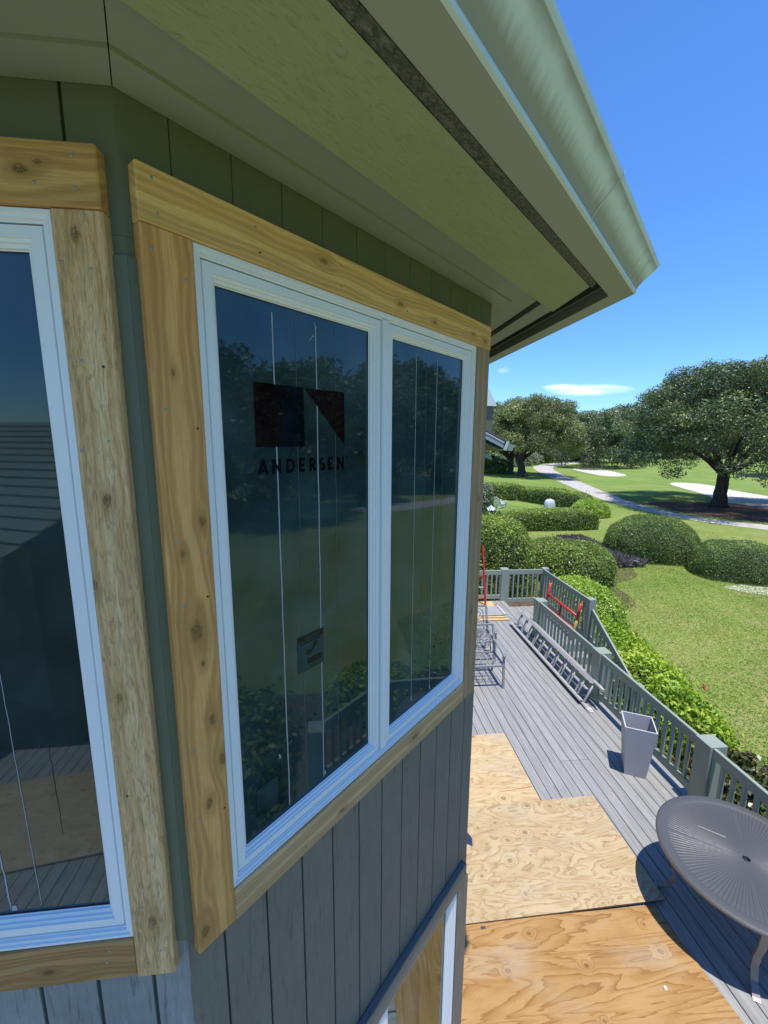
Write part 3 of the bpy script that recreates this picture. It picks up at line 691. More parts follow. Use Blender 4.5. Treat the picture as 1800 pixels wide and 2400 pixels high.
# ---- film seams, print and stickers on the panes
PF = -0.0112
def seam(Fm, w, pts, wid, mat):
    V = []; F = []
    for i, (u, z) in enumerate(pts): V += [Fm @ Vector((u - wid / 2, z, PF)), Fm @ Vector((u + wid / 2, z, PF))]
    for i in range(len(pts) - 1): F.append((2 * i, 2 * i + 1, 2 * i + 3, 2 * i + 2))
    g = Geo(); g.add(V, F); g.build('film_seam', mat, w, WM[HOUSE.name])
def wav(u0, z0, u1, z1, n=14, a=0.0012):
    return [(u0 + (u1 - u0) * i / n + random.uniform(-a, a), z0 + (z1 - z0) * i / n) for i in range(n + 1)]
seam(FB, WB, wav(0.772, 0.335, 0.773, -1.205), 0.0042, MAT['streak']); seam(FB, WB, wav(0.930, 0.335, 0.928, -1.205), 0.0040, MAT['streak'])
seam(FB, WB, wav(0.851, 0.342, 0.848, -1.205), 0.0014, MAT['streak_thin']); seam(FB, WB, wav(1.010, 0.342, 1.004, -1.205), 0.0014, MAT['streak_thin'])
seam(FB, WB, wav(1.467, 0.335, 1.472, -1.19), 0.0032, MAT['streak']); seam(FB, WB, wav(1.624, 0.335, 1.627, -1.205), 0.0032, MAT['streak'])
seam(FB, WB, wav(1.540, 0.335, 1.545, -1.2), 0.0013, MAT['streak_thin']); seam(FB, WB, wav(1.688, 0.30, 1.695, -1.2), 0.0013, MAT['streak_thin'])
for pts, wd in (([(0.905, 0.285), (0.915, 0.297), (0.925, 0.301)], 0.003), ([(0.915, 0.297), (0.921, 0.305)], 0.002), ([(0.925, 0.34), (0.934, 0.325)], 0.004), ([(0.772, -0.985), (0.79, -0.975)], 0.003),
                ([(0.738, -0.995), (0.742, -1.005), (0.741, -1.012)], 0.005), ([(0.934, -1.185), (0.936, -1.20)], 0.006), ([(1.70, 0.30), (1.735, 0.262), (1.78, 0.256)], 0.002), ([(1.475, -1.165), (1.477, -1.185)], 0.005), ([(1.63, -1.18), (1.631, -1.205)], 0.005)):
    seam(FB, WB, pts, wd, MAT['streak'])
seam(FA, WA, wav(-0.7854, -0.53, -0.7724, -1.198), 0.0016, MAT['streak']); seam(FA, WA, wav(-0.853, -0.98, -0.8455, -1.2), 0.0036, MAT['streak'])
seam(FA, WA, wav(-0.703, -0.74, -0.699, -0.99), 0.0012, MAT['print']); seam(FA, WA, [(-0.84, -1.19), (-0.838, -1.206)], 0.014, MAT['streak'])
PB = PF + 0.0006
def print_mat(name, col, ior=1.3):
    b = MB(name); gl = b.n('BsdfGlossy'); gl.inputs['Roughness'].default_value = 0.03; gl.inputs[0].default_value = (0.85, 0.95, 1.0, 1)
    fr = b.n('Fresnel'); fr.inputs[0].default_value = ior; df = b.n('BsdfDiffuse')
    b.put(b.mix(b.rng(b.noise(b.coord(), 9, 3), 0.4, 0.65), col, tuple(c * 0.4 for c in col)), df.inputs[0]); m = b.n('MixShader')
    b.t.links.new(fr.outputs[0], m.inputs[0]); b.t.links.new(df.outputs[0], m.inputs[1]); b.t.links.new(gl.outputs[0], m.inputs[2]); b.t.links.new(m.outputs[0], b.out.inputs[0]); return b.m
MAT['logo_red'] = print_mat('dark_red_print', (0.013, 0.0065, 0.008)); MAT['logo_blue'] = print_mat('dark_blue_print', (0.004, 0.010, 0.017))
MAT['print'] = print_mat('dark_print', (0.004, 0.008, 0.010)); MAT['sticker'] = print_mat('smoky_sticker', (0.034, 0.062, 0.066), 1.22)
def decal(name, polys, mat, Fm, w, p=PB):
    g = Geo()
    for pl in polys: g.add([Fm @ Vector((u, z, p)) for u, z in pl], [tuple(range(len(pl)))])
    return g.build(name, mat, w, WM[HOUSE.name])
decal('emblem', [[(0.703, -0.026), (0.79, -0.026), (0.79, 0.147), (0.703, 0.147)]], MAT['logo_red'], FB, WB); decal('emblem', [[(0.881, 0.147), (1.051, -0.025), (1.051, 0.148)]], MAT['logo_red'], FB, WB)
decal('emblem', [[(0.7905, -0.026), (0.862, -0.026), (0.862, 0.147), (0.7905, 0.147)]], MAT['logo_blue'], FB, WB)
decal('emblem', [[(0.8625, -0.026), (0.876, -0.026), (0.876, 0.147), (0.8625, 0.147)]], MAT['print'], FB, WB)
def strokes(ch):
    """bold sans capitals on a unit-high cell: list of polylines, stroke about 0.2"""
    t = lambda cx, cy, rx, ry, a0, a1, n=10: [(cx + rx * math.cos(rad(a0 + (a1 - a0) * i / n)), cy + ry * math.sin(rad(a0 + (a1 - a0) * i / n))) for i in range(n + 1)]
    return {'A': [[(0.08, 0), (0.42, 1.0)], [(0.42, 1.0), (0.76, 0)], [(0.2, 0.27), (0.64, 0.27)]], 'N': [[(0.1, 0), (0.1, 1)], [(0.1, 0.95), (0.66, 0.05)], [(0.66, 0), (0.66, 1)]],
            'D': [[(0.1, 0), (0.1, 1)], [(0.1, 0.9), (0.3, 0.9)] + t(0.3, 0.5, 0.38, 0.4, 90, -90) + [(0.1, 0.1)]], 'E': [[(0.1, 0), (0.1, 1)], [(0.1, 0.9), (0.55, 0.9)], [(0.1, 0.5), (0.5, 0.5)], [(0.1, 0.1), (0.55, 0.1)]],
            'R': [[(0.1, 0), (0.1, 1)], [(0.1, 0.9), (0.3, 0.9)] + t(0.32, 0.67, 0.22, 0.23, 90, -90) + [(0.1, 0.44)], [(0.32, 0.44), (0.6, 0)]],
            'S': [t(0.3, 0.7, 0.2, 0.21, 40, 250, 12) + t(0.3, 0.3, 0.22, 0.21, 80, -140, 12)],
            'C': [t(0.42, 0.5, 0.34, 0.4, 50, 310, 14)], 'U': [[(0.1, 1), (0.1, 0.4)] + t(0.36, 0.36, 0.26, 0.27, 180, 360, 10) + [(0.62, 1)]], 'T': [[(0.3, 0), (0.3, 1)], [(0.0, 0.9), (0.6, 0.9)]],
            'I': [[(0.1, 0), (0.1, 1)]], 'O': [t(0.42, 0.5, 0.34, 0.4, 0, 360, 18)]}[ch]
def lettering(text, u0, z0, h, adv, mat, w, wid=0.2, p=PB, end=None, slope=0.0):
    g = Geo(); u = u0
    for ch, a in zip(text, adv):
        for pl in strokes(ch):
            for (x0, y0), (x1, y1) in zip(pl[:-1], pl[1:]):
                d = math.hypot(x1 - x0, y1 - y0) or 1; nx, ny = -(y1 - y0) / d * wid / 2, (x1 - x0) / d * wid / 2
                q = [(x0 + nx, y0 + ny), (x0 - nx, y0 - ny), (x1 - nx, y1 - ny), (x1 + nx, y1 + ny)]
                g.add([FB @ Vector((u + x * h, z0 + y * h + slope * (u - u0), p)) for x, y in q], [(0, 1, 2, 3)])
        u += a * h
    return g.build('lettering', mat, w, WM[HOUSE.name])
LH = 0.0415
adv = [0.98, 1.03, 0.98, 0.86, 0.84, 0.78, 0.86, 0.9]; sc = (1.053 - 0.708) / ((sum(adv) - 0.15) * LH)
lettering('ANDERSEN', 0.706, -0.1025, LH, [a * sc for a in adv], MAT['print'], WB)
decal('trademark', [[(1.057, -0.0645), (1.066, -0.0645), (1.066, -0.061), (1.057, -0.061)]], MAT['print'], FB, WB)
decal('caution_sticker', [[(0.825, -0.76), (0.938, -0.76), (0.938, -0.634), (0.825, -0.634)]], MAT['sticker'], FB, WB, PB - 0.0003)
decal('sticker_band', [[(0.827, -0.655), (0.938, -0.655), (0.938, -0.636), (0.827, -0.636)]], MAT['print'], FB, WB, PB + 0.0003)
MAT['faint'] = flat('faint_letter', (0.02, 0.033, 0.037), 0.4)
lettering('CAUTION', 0.853, -0.6515, 0.0125, [0.85, 0.88, 0.8, 0.68, 0.32, 0.92, 0.8], MAT['faint'], WB, 0.2, PB + 0.0006)
decal('sticker_print', [[(0.835, -0.664), (0.925, -0.664), (0.925, -0.660), (0.835, -0.660)], [(0.862, -0.707), (0.882, -0.707), (0.882, -0.69), (0.862, -0.69)], [(0.882, -0.70), (0.890, -0.70), (0.908, -0.675), (0.914, -0.69), (0.908, -0.668), (0.895, -0.67)],
      [(0.865, -0.74), (0.93, -0.74), (0.93, -0.72), (0.865, -0.72)]], MAT['print'], FB, WB, PB + 0.0003)
decal('sticker', [[(0.648, -1.157), (0.728, -1.157), (0.728, -1.063), (0.648, -1.063)]], MAT['sticker'], FB, WB)
# ---- dark rooms behind the glass
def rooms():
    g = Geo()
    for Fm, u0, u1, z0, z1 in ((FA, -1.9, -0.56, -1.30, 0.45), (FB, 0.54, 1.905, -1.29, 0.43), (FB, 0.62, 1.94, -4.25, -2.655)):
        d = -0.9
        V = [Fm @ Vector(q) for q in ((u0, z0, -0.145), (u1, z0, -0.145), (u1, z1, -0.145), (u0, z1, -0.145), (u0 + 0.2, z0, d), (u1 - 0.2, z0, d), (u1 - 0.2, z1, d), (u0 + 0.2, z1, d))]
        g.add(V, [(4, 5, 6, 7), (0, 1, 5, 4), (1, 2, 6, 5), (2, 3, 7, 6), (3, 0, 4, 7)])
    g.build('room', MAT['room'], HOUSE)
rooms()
# ------------------------------------------------------------------ deck
DROT = rad(-1.2)
FD = Matrix.Translation((4.3, 4.2, 0)) @ Matrix.Rotation(DROT, 4, 'Z') @ Matrix.Translation((-4.3, -4.2, 0))
GZ = -1.0
def rooted(name, loc, label, cat, group=None, kind=None):
    """an Empty in the deck's own frame"""
    o = bpy.data.objects.new(name, None); o.empty_display_size = 0.1
    link(o, FD @ Matrix.Translation(loc)); return tag(o, label, cat, group, kind)
class DG(Geo):
    """geometry given in deck coordinates"""
    def put(s, name, mats, parent):
        s.V = [FD @ v for v in s.V]; return s.build(name, mats, parent)
DECK = rooted('deck', (3.0, 4.0, 0), None, None, None, 'structure')
PITCH = 0.1397
def deck():
    rr = random.Random(5); x = 4.42; i = 0
    while x > -9.0:
        xc = x - PITCH / 2; y1 = 10.78; y0 = -4.0
        if xc < -0.45: y1 = 0.94
        if xc < -0.45: y0 = -4.1
        elif xc < 0.76: y1 = 0.94 + (xc + 0.42)
        if xc > 1.0: y0 = max(-0.42, xc - 2.32)
        y = y1; first = True
        cuts = [y1]; yy = y1 - rr.choice((1.1, 2.2, 3.0, 3.66, 2.6))
        while yy > y0 + 0.5: cuts.append(yy); yy -= 3.66
        cuts.append(y0)
        for a, b in zip(cuts[:-1], cuts[1:]):
            L = a - b - 0.003
            me = bevel_box(round(L, 2), PITCH - 0.0075, 0.025, 0.003, MAT['deck'])
            M = FD @ Matrix.Translation((xc, (a + b) / 2, -0.0125 + rr.uniform(-0.0006, 0.0006))) @ Matrix.Rotation(rad(90), 4, 'Z')
            obj('deck_board', me, M, DECK)
        x -= PITCH; i += 1
    g = DG(); g.box((-9.0, -4.1, -0.26), (1.0, 0.9, -0.05)); g.poly([(1.01, -0.40), (1.9, -0.40), (4.38, 2.1), (4.38, 10.72), (0.8, 10.72), (0.8, 0.9), (1.01, 0.9)], -0.26, -0.05); g.box((4.385, 2.1, -0.24), (4.418, 10.76, -0.027))
    g.put('joists', MAT['groove'], DECK)
deck()

# ---- railings
def post(parent, x0, x1, y0, y1, zb, zt):
    g = DG(); me = bevel_box(zt - zb, x1 - x0, y1 - y0, 0.006, MAT['rail'])
    M = FD @ Matrix.Translation(((x0 + x1) / 2, (y0 + y1) / 2, (zb + zt) / 2)) @ Matrix.Rotation(rad(-90), 4, 'Y')
    me = bevel_box(zt - zb, y1 - y0, x1 - x0, 0.006, MAT['rail'])
    return obj('post', me, M, parent)
_bal = {}
def board_between(parent, name, p, q, w, h, mat=None, bev=0.004):
    """straight rail board from p to q in deck coordinates: w across, h tall"""
    p, q = Vector(p), Vector(q); d = q - p; L = d.length; d.normalize()
    up = Vector((0, 0, 1)); side = up.cross(d).normalized(); up2 = d.cross(side)
    m = Matrix.Identity(4)
    for i in range(3): m[i][0] = d[i]; m[i][1] = side[i]; m[i][2] = up2[i]; m[i][3] = (p[i] + q[i]) / 2
    return obj(name, bevel_box(round(L, 3), w, h, bev, mat or MAT['rail']), FD @ m, parent)
def run(parent, p, q, zt=0.885, zb=0.09, n=None, slope=0.0, xo=0.0):
    """top rail, bottom rail and balusters between two posts (deck coordinates, centre line)"""
    p, q = Vector(p), Vector(q); d = q - p; L = d.length; e = d.normalized(); side = Vector((0, 0, 1)).cross(e)
    dz = Vector((0, 0, slope))
    T = lambda t, z: p + d * t + dz * t + Vector((0, 0, z))
    board_between(parent, 'top_rail', T(0, zt - 0.065), T(1, zt - 0.065), 0.042, 0.13)
    board_between(parent, 'bottom_rail', T(0, zb + 0.055), T(1, zb + 0.055), 0.042, 0.11)
    n = n or max(2, round(L / 0.135) - 1)
    for k in range(n):
        t = (k + 1) / (n + 1); a = T(t, zb + 0.112); c = T(t, zt - 0.12)
        h = c.z - a.z + (0.02 if slope else 0)
        me = bevel_box(round(h, 3), 0.04, 0.04, 0.003, MAT['rail'])
        ang = math.atan2(e.y, e.x)
        obj('baluster', me, FD @ Matrix.Translation(((a.x + c.x) / 2, (a.y + c.y) / 2, (a.z + c.z) / 2)) @ Matrix.Rotation(ang, 4, 'Z') @ Matrix.Rotation(rad(-90), 4, 'Y'), parent)
    for t in (0.0, 1.0):
        a = T(t, zb + 0.112) + e * (0.012 if t == 0 else -0.012); c = T(t, zt - 0.13) + e * (0.012 if t == 0 else -0.012)
        board_between_v(parent, a, c)
def board_between_v(parent, a, c):
    h = round(c.z - a.z, 3)
    obj('nailer', bevel_box(h, 0.022, 0.036, 0.002, MAT['rail']), FD @ Matrix.Translation((a + c) / 2) @ Matrix.Rotation(rad(-90), 4, 'Y'), parent)
R1 = rooted('deck_railing', (4.38, 4.0, 0), 'long grey green post and baluster railing along the outer edge of the deck', 'railing')
yp = [(1.98, 2.20), (3.95, 4.17), (6.14, 6.36), (8.44, 8.66)]
for a, b in yp: post(R1, 4.27, 4.487, a, b, -0.30, 0.90)
for (a0, a1), (b0, b1) in zip(yp[:-1], yp[1:]): run(R1, (4.322, a1, 0), (4.322, b0, 0))
post(R1, 3.32, 3.53, 1.02, 1.23, -0.3, 0.90); run(R1, (4.33, 2.03, 0), (3.53, 1.22, 0))
R2 = rooted('landing_railing', (5.5, 10.8, 0), 'grey green railing round the far end of the deck and the stair landing', 'railing')
for x0, x1, y0, y1, zb in ((4.31, 4.52, 10.75, 10.95, -0.3), (5.48, 5.64, 10.74, 10.90, -1.0), (5.46, 5.62, 8.45, 8.61, -1.0), (2.0, 2.2, 10.75, 10.95, -0.3), (0.3, 0.5, 10.75, 10.95, -0.3)):
    post(R2, x0, x1, y0, y1, zb, 0.90)
run(R2, (4.52, 10.79, 0), (5.48, 10.79, 0), 0.875, -0.05); run(R2, (2.2, 10.79, 0), (4.31, 10.79, 0), 0.875, 0.06); run(R2, (0.5, 10.79, 0), (2.0, 10.79, 0), 0.875, 0.06)
run(R2, (5.505, 10.74, 0), (5.505, 8.61, 0), 0.88, -0.05)
R3 = rooted('stair_railing', (5.5, 7.6, -0.6), 'sloping grey green stair railing running down from the landing', 'railing')
run(R3, (5.53, 8.45, -0.2), (5.53, 6.85, -0.2), 0.90, 0.16, slope=-0.90); post(R3, 5.46, 5.60, 6.70, 6.85, GZ - 0.05, -0.12)
ST = rooted('stairs', (5.0, 8.0, GZ), None, None, None, 'structure')
def stairs():
    for k in range(5):
        y1 = 8.5 - 0.28 * k; z = -0.34 - 0.165 * k
        for j in range(2):
            me = bevel_box(1.0, 0.132, 0.026, 0.003, MAT['deck']); obj('tread_board', me, FD @ Matrix.Translation((4.97, y1 - 0.07 - 0.14 * j, z - 0.013)), ST)
        me = bevel_box(1.0, 0.14, 0.02, 0.002, MAT['rail']); obj('riser', me, FD @ Matrix.Translation((4.97, y1 + 0.005, z + 0.085)) @ Matrix.Rotation(rad(90), 4, 'X'), ST)
    g = DG()
    for x in (4.455, 5.45):
        g.add([(x, 8.5, -0.2), (x, 8.5, -0.62), (x, 7.0, GZ - 0.1), (x, 6.85, GZ - 0.1), (x, 6.95, GZ + 0.06), (x + 0.035, 8.5, -0.2), (x + 0.035, 8.5, -0.62), (x + 0.035, 7.0, GZ - 0.1), (x + 0.035, 6.85, GZ - 0.1), (x + 0.035, 6.95, GZ + 0.06)],
              [(0, 1, 2, 3, 4), (9, 8, 7, 6, 5), (0, 5, 6, 1), (1, 6, 7, 2), (2, 7, 8, 3), (3, 8, 9, 4), (4, 9, 5, 0)])
    g.put('stringer', MAT['rail'], ST)
stairs()
LD = rooted('landing', (5.0, 9.6, -0.17), None, None, None, 'structure')
def landing():
    for k in range(8):
        x = 4.50 + 0.1397 * k
        if x > 5.46: break
        obj('landing_board', bevel_box(2.24, 0.132, 0.026, 0.003, MAT['deck']), FD @ Matrix.Translation((x, 9.62, -0.183)) @ Matrix.Rotation(rad(90), 4, 'Z'), LD)
    g = DG(); g.box((4.45, 8.52, -0.40), (5.46, 8.56, -0.20)); g.box((4.45, 10.68, -0.4), (5.46, 10.72, -0.20)); g.box((5.43, 8.57, -0.4), (5.46, 10.67, -0.20)); g.box((4.6, 9.5, GZ - 0.1), (4.7, 9.6, -0.2))
    g.put('landing_rim', MAT['rail'], LD)
landing()

# ---- plywood sheets laid over the deck
def plywood(label, corners, z, seed, light, mid, dark, patches, tilt=(0, 0), swirl=1.0):
    """corners in world xy, anticlockwise"""
    cx = sum(p[0] for p in corners) / 4; cy = sum(p[1] for p in corners) / 4
    t = 0.018; V = []
    for zz in (0, t):
        for x, y in corners: V.append((x - cx, y - cy, zz + tilt[0] * (x - cx) + tilt[1] * (y - cy)))
    me = mesh_from('plywood_sheet', V, BOXF, [ply_mat('plywood_face', light, mid, dark, seed, patches, swirl), MAT['ply_edge']], None, False, [1, 0, 1, 1, 1, 1])
    o = obj('plywood_sheet', me, Matrix.Translation((cx, cy, z)))
    return tag(o, label, 'plywood', 'plywood sheets protecting the deck')
plywood('far pale plywood sheet with a thin rust red streak near its front edge', [(0.90, 4.308), (2.444, 4.311), (2.467, 5.547), (0.90, 5.545)], 0.005, 3.1, (0.54, 0.42, 0.255), (0.43, 0.29, 0.145), (0.28, 0.165, 0.075), 0.55)
plywood('middle plywood sheet, pale with many dark knots', [(0.86, 3.094), (3.093, 3.092), (3.114, 4.31), (0.86, 4.297)], 0.021, 8.7, (0.48, 0.375, 0.23), (0.36, 0.25, 0.125), (0.24, 0.145, 0.068), 0.42, (0.004, 0), 1.5)
plywood('nearest orange plywood sheet with bold wavy grain', [(0.66, 1.84), (3.075, 1.83), (2.955, 3.075), (0.70, 3.115)], 0.002, 15.3, (0.40, 0.245, 0.10), (0.30, 0.155, 0.048), (0.18, 0.075, 0.024), 0.68, (0, 0), 0.55)
def chips():
    g = Geo(); z = 0.0225
    q = [(2.590, 2.470), (2.602, 2.466), (2.611, 2.478), (2.607, 2.496), (2.596, 2.497)]
    g.add([(x, y, z - 0.002) for x, y in q] + [(x, y, z + 0.001) for x, y in q], [(0, 4, 3, 2, 1), (5, 6, 7, 8, 9)] + [(k, (k + 1) % 5, 5 + (k + 1) % 5, 5 + k) for k in range(5)])
    tag(g.build('paint_chip', MAT['white_plastic']), 'tiny white flake lying on the orange plywood sheet', 'flake')
    g = Geo(); g.box((1.25, 3.045, 0.0215), (1.295, 3.07, 0.0235)); tag(g.build('tape_scrap', flat('dark_tape', (0.06, 0.065, 0.075), 0.5)), 'tiny dark scrap at the edge of the orange plywood near the house', 'scrap')
    g = Geo(); g.add([(1.95, 4.49, 0.0236), (2.43, 4.535, 0.0236), (2.43, 4.548, 0.0236), (2.2, 4.522, 0.0236), (1.95, 4.492, 0.0236)], [(0, 1, 2, 3, 4)])
    tag(g.build('red_mark', flat('rust_red_stain', (0.42, 0.10, 0.03), 0.8)), 'thin rust red streak on the far plywood sheet', 'mark')
chips()

# ---- dining table
def table():
    T = empty('patio_table', (3.615, 2.865, 0), rad(8), 'round grey metal patio table with a ribbed sunburst top and umbrella hole', 'table')
    R, H = 0.69, 0.70; M = WM[T.name]
    g = Geo(); nseg = 720; radii = [0.026, 0.06, 0.14, 0.24, 0.34, 0.44, 0.52, 0.585, 0.60, 0.612, 0.622, 0.64, R - 0.012, R, R, R - 0.01]
    V = []; F = []
    for ri, r in enumerate(radii):
        for k in range(nseg):
            a = 2 * math.pi * k / nseg; z = 0.0
            if 0.05 < r < 0.60:
                amp = 0.0030 * min(1, (r - 0.04) / 0.38); z = amp * math.cos(a * 120)
                if min((k * 8) % nseg, nseg - (k * 8) % nseg) < 5: z = -0.002
            elif r == 0.612: z = 0.004
            elif r > 0.612: z = 0.006 - (0.004 if r >= R - 0.001 else 0)
            if ri == 14: z = -0.024
            if ri == 15: z = -0.026
            V.append((r * math.cos(a), r * math.sin(a), H + z))
    n = len(radii)
    for i in range(n - 1):
        for k in range(nseg):
            k2 = (k + 1) % nseg; F.append((i * nseg + k, i * nseg + k2, (i + 1) * nseg + k2, (i + 1) * nseg + k))
    rim = flat('worn_rim_metal', (0.25, 0.22, 0.20), 0.4, 0.3)
    top = flat('grey_table_top', (0.082, 0.082, 0.085), 0.52, 0.1, 0.5, 0.12)
    mi = [1 if i >= (n - 3) * nseg else 0 for i in range(len(F))]
    me = mesh_from('table_top', V, F, [top, rim], None, True, mi); obj('table_top', me, M, T)
    g = Geo(); g.lathe([(0.001, H - 0.028), (0.4, H - 0.024), (R - 0.012, H - 0.0265)], 48); g.build('underside', rim, T, M, True)
    g = Geo(); g.lathe([(0.03, H + 0.002), (0.0265, H + 0.001), (0.0265, H - 0.03)], 24); g.lathe([(0.0265, H - 0.02), (0.0005, H - 0.02)], 24); g.build('umbrella_hole', MAT['gasket'], T, M, True)
    for a in (-131, 133, 42, -48):
        ca, sa = math.cos(rad(a)), math.sin(rad(a)); pr = [(0.56, H - 0.03), (0.575, 0.58), (0.55, 0.42), (0.50, 0.28), (0.485, 0.17), (0.52, 0.07), (0.60, 0.012), (0.625, 0.003)]
        V = []; w = 0.026; t = 0.012; F = []
        for i, (r, z) in enumerate(pr):
            for sw, st in ((-w, -t), (w, -t), (w, t), (-w, t)):
                rr = r + st; V.append((rr * ca - sw * sa, rr * sa + sw * ca, z if st < 0 else z + 0.004))
        for i in range(len(pr) - 1):
            for k in range(4): F.append((4 * i + k, 4 * i + (k + 1) % 4, 4 * i + 4 + (k + 1) % 4, 4 * i + 4 + k))
        F += [(3, 2, 1, 0), tuple(4 * (len(pr) - 1) + k for k in range(4))]
        g = Geo(); g.add(V, F); g.build('leg', rim, T, M, True)
    
    g = Geo(); g.add([(0.02, 0.20, H + .0035), (0.032, 0.21, H + .0035), (-0.10, 0.36, H + .0035), (-0.125, 0.37, H + .0035)], [(0, 1, 2, 3)])
    g.build('scuff', flat('pale_scuff', (0.24, 0.25, 0.235), 0.7), T, M, True)
table()
# ---- planter
def planter():
    T = empty('planter', (3.94, 4.69, 0), rad(-27.9), 'tall empty tapered square grey planter beside the deck railing', 'planter')
    a, b, h, t = 0.125, 0.185, 0.72, 0.014; V = []
    for s, z in ((a, 0), (b, h), (b - t, h), (a + 0.01, 0.14)):
        V += [(-s, -s, z), (s, -s, z), (s, s, z), (-s, s, z)]
    F = [(3, 2, 1, 0), (12, 13, 14, 15)]
    for i in range(3): F += [(4 * i + k, 4 * i + (k + 1) % 4, 4 * i + 4 + (k + 1) % 4, 4 * i + 4 + k) for k in range(4)]
    mi = [0, 0] + [0] * 4 + [1] * 4 + [0] * 4
    obj('pot_body', mesh_from('pot_body', V, F, [MAT['pot'], MAT['pot_rim']], None, False, mi), WM[T.name], T)
planter()

# ---- aluminium extension ladder on its side against the railing
def side_ladder():
    T = rooted('extension_ladder', (4.1, 7.5, 0), 'long aluminium extension ladder lying on its side against the railing', 'ladder')
    lo = lambda y: Vector((4.045, y, 0.035)); up = lambda y: Vector((4.215, y, 0.395))
    n = (up(0) - lo(0)).normalized(); out = Vector((n.z, 0, -n.x))
    y0, y1 = 5.95, 9.08
    def channel(c0, c1, nm, flip=1):
        g = DG(); g.bar(c0, c1, 0.008, 0.075, n.cross(Vector((0, 1, 0)))) if False else None
        # web across the ladder's plane, two flanges
        for off, w, hgt in ((0, 0.006, 0.074), ):
            pass
        A = [c0, c1]
        def slab(o1, o2, t1, t2):
            V = []
            for c in A:
                for a_, b_ in ((o1, t1), (o2, t1), (o2, t2), (o1, t2)): V.append(c + out * a_ + n * b_)
            g.add(V, [(0, 3, 2, 1), (4, 5, 6, 7), (0, 1, 5, 4), (1, 2, 6, 5), (2, 3, 7, 6), (3, 0, 4, 7)])
        slab(-0.036, 0.036, -0.003 * flip, 0.003 * flip); slab(-0.036, -0.031, 0.0035 * flip, 0.024 * flip); slab(0.031, 0.036, 0.0035 * flip, 0.024 * flip)
        return g.put(nm, MAT['alu'], T)
    channel(lo(y0), lo(y1), 'side_rail', -1); channel(up(y0 + 0.02), up(y1), 'side_rail', 1)
    k = out * -0.055
    channel(lo(y0 + 0.16) + k + n * 0.03, lo(y1 + 0.16) + k + n * 0.03, 'side_rail', -1); channel(up(y0 + 0.16) + k - n * 0.03, up(y1 + 0.16) + k - n * 0.03, 'side_rail', 1)
    for i in range(11):
        y = y0 + 0.17 + 0.293 * i
        if y > y1: break
        g = DG(); g.tube([lo(y) + n * 0.003, up(y) - n * 0.003], 0.021, 8, flat=0.75); g.put('rung', MAT['alu_dull'], T)
        if i < 10:
            g = DG(); g.tube([lo(y + 0.15) + k + n * 0.03, up(y + 0.15) + k - n * 0.03], 0.014, 6); g.put('rung', MAT['alu_dull'], T)
    g = DG(); g.box((4.0, y0 - 0.05, 0.0), (4.09, y0 + 0.03, 0.045)); g.box((4.02, y0 - 0.075, 0.002), (4.085, y0 - 0.05, 0.03)); g.put('foot', MAT['alu'], T)
    g = DG(); g.box((4.20, y0 - 0.07, 0.375), (4.235, y0 + 0.04, 0.415)); g.put('foot', MAT['alu'], T)
side_ladder()
def rope():
    g = DG(); pts = [(4.09, 9.66, 0.07), (4.14, 9.62, 0.03), (4.23, 9.56, 0.012), (4.29, 9.48, 0.01), (4.28, 9.36, 0.01), (4.20, 9.24, 0.012), (4.14, 9.14, 0.015), (4.12, 9.02, 0.10), (4.13, 8.9, 0.22), (4.14, 8.84, 0.08), (4.16, 8.7, 0.02)]
    def smooth(p):
        p = [Vector(q) for q in p]; o = []
        for i in range(len(p) - 1):
            a, b, c, d = p[max(i - 1, 0)], p[i], p[i + 1], p[min(i + 2, len(p) - 1)]
            for k in range(5):
                t = k / 5; o.append(0.5 * ((2 * b) + (c - a) * t + (2 * a - 5 * b + 4 * c - d) * t * t + (3 * b - a - 3 * c + d) * t ** 3))
        return o + [p[-1]]
    g.tube(smooth(pts), 0.006, 5); g.tube(smooth([(4.16, 8.7, 0.02), (4.12, 8.0, 0.012), (4.10, 7.3, 0.012), (4.14, 7.0, 0.012), (4.10, 6.9, 0.012), (4.13, 6.4, 0.012), (4.16, 6.2, 0.10), (4.2, 6.0, 0.14)]), 0.006, 5)
    g.V = [FD @ v for v in g.V]; o = g.build('rope', MAT['rope']); tag(o, 'thin mint green rope trailing from the lumber to the ladder on its side', 'rope')
rope()
# ---- red ladder standing by the far rail, mostly hidden by the window trim
def red_ladder():
    T = rooted('red_ladder', (3.6, 10.5, 0), 'tall red ladder at the far end of the deck, half hidden by cedar trim', 'ladder')
    for x in (3.79, 3.36):
        g = DG(); g.bar((x, 10.45, 0), (x - 0.10, 10.62, 1.62), 0.035, 0.075, (0, 1, 0)); g.put('side_rail', MAT['red'], T)
    for i in range(5):
        f = (0.2 + 0.3 * i) / 1.62; g = DG(); g.tube([(3.36 - 0.1 * f, 10.45 + 0.17 * f, 1.62 * f), (3.79 - 0.1 * f, 10.45 + 0.17 * f, 1.62 * f)], 0.016, 6); g.put('rung', MAT['alu_dull'] if i % 2 else MAT['red'], T)
red_ladder()
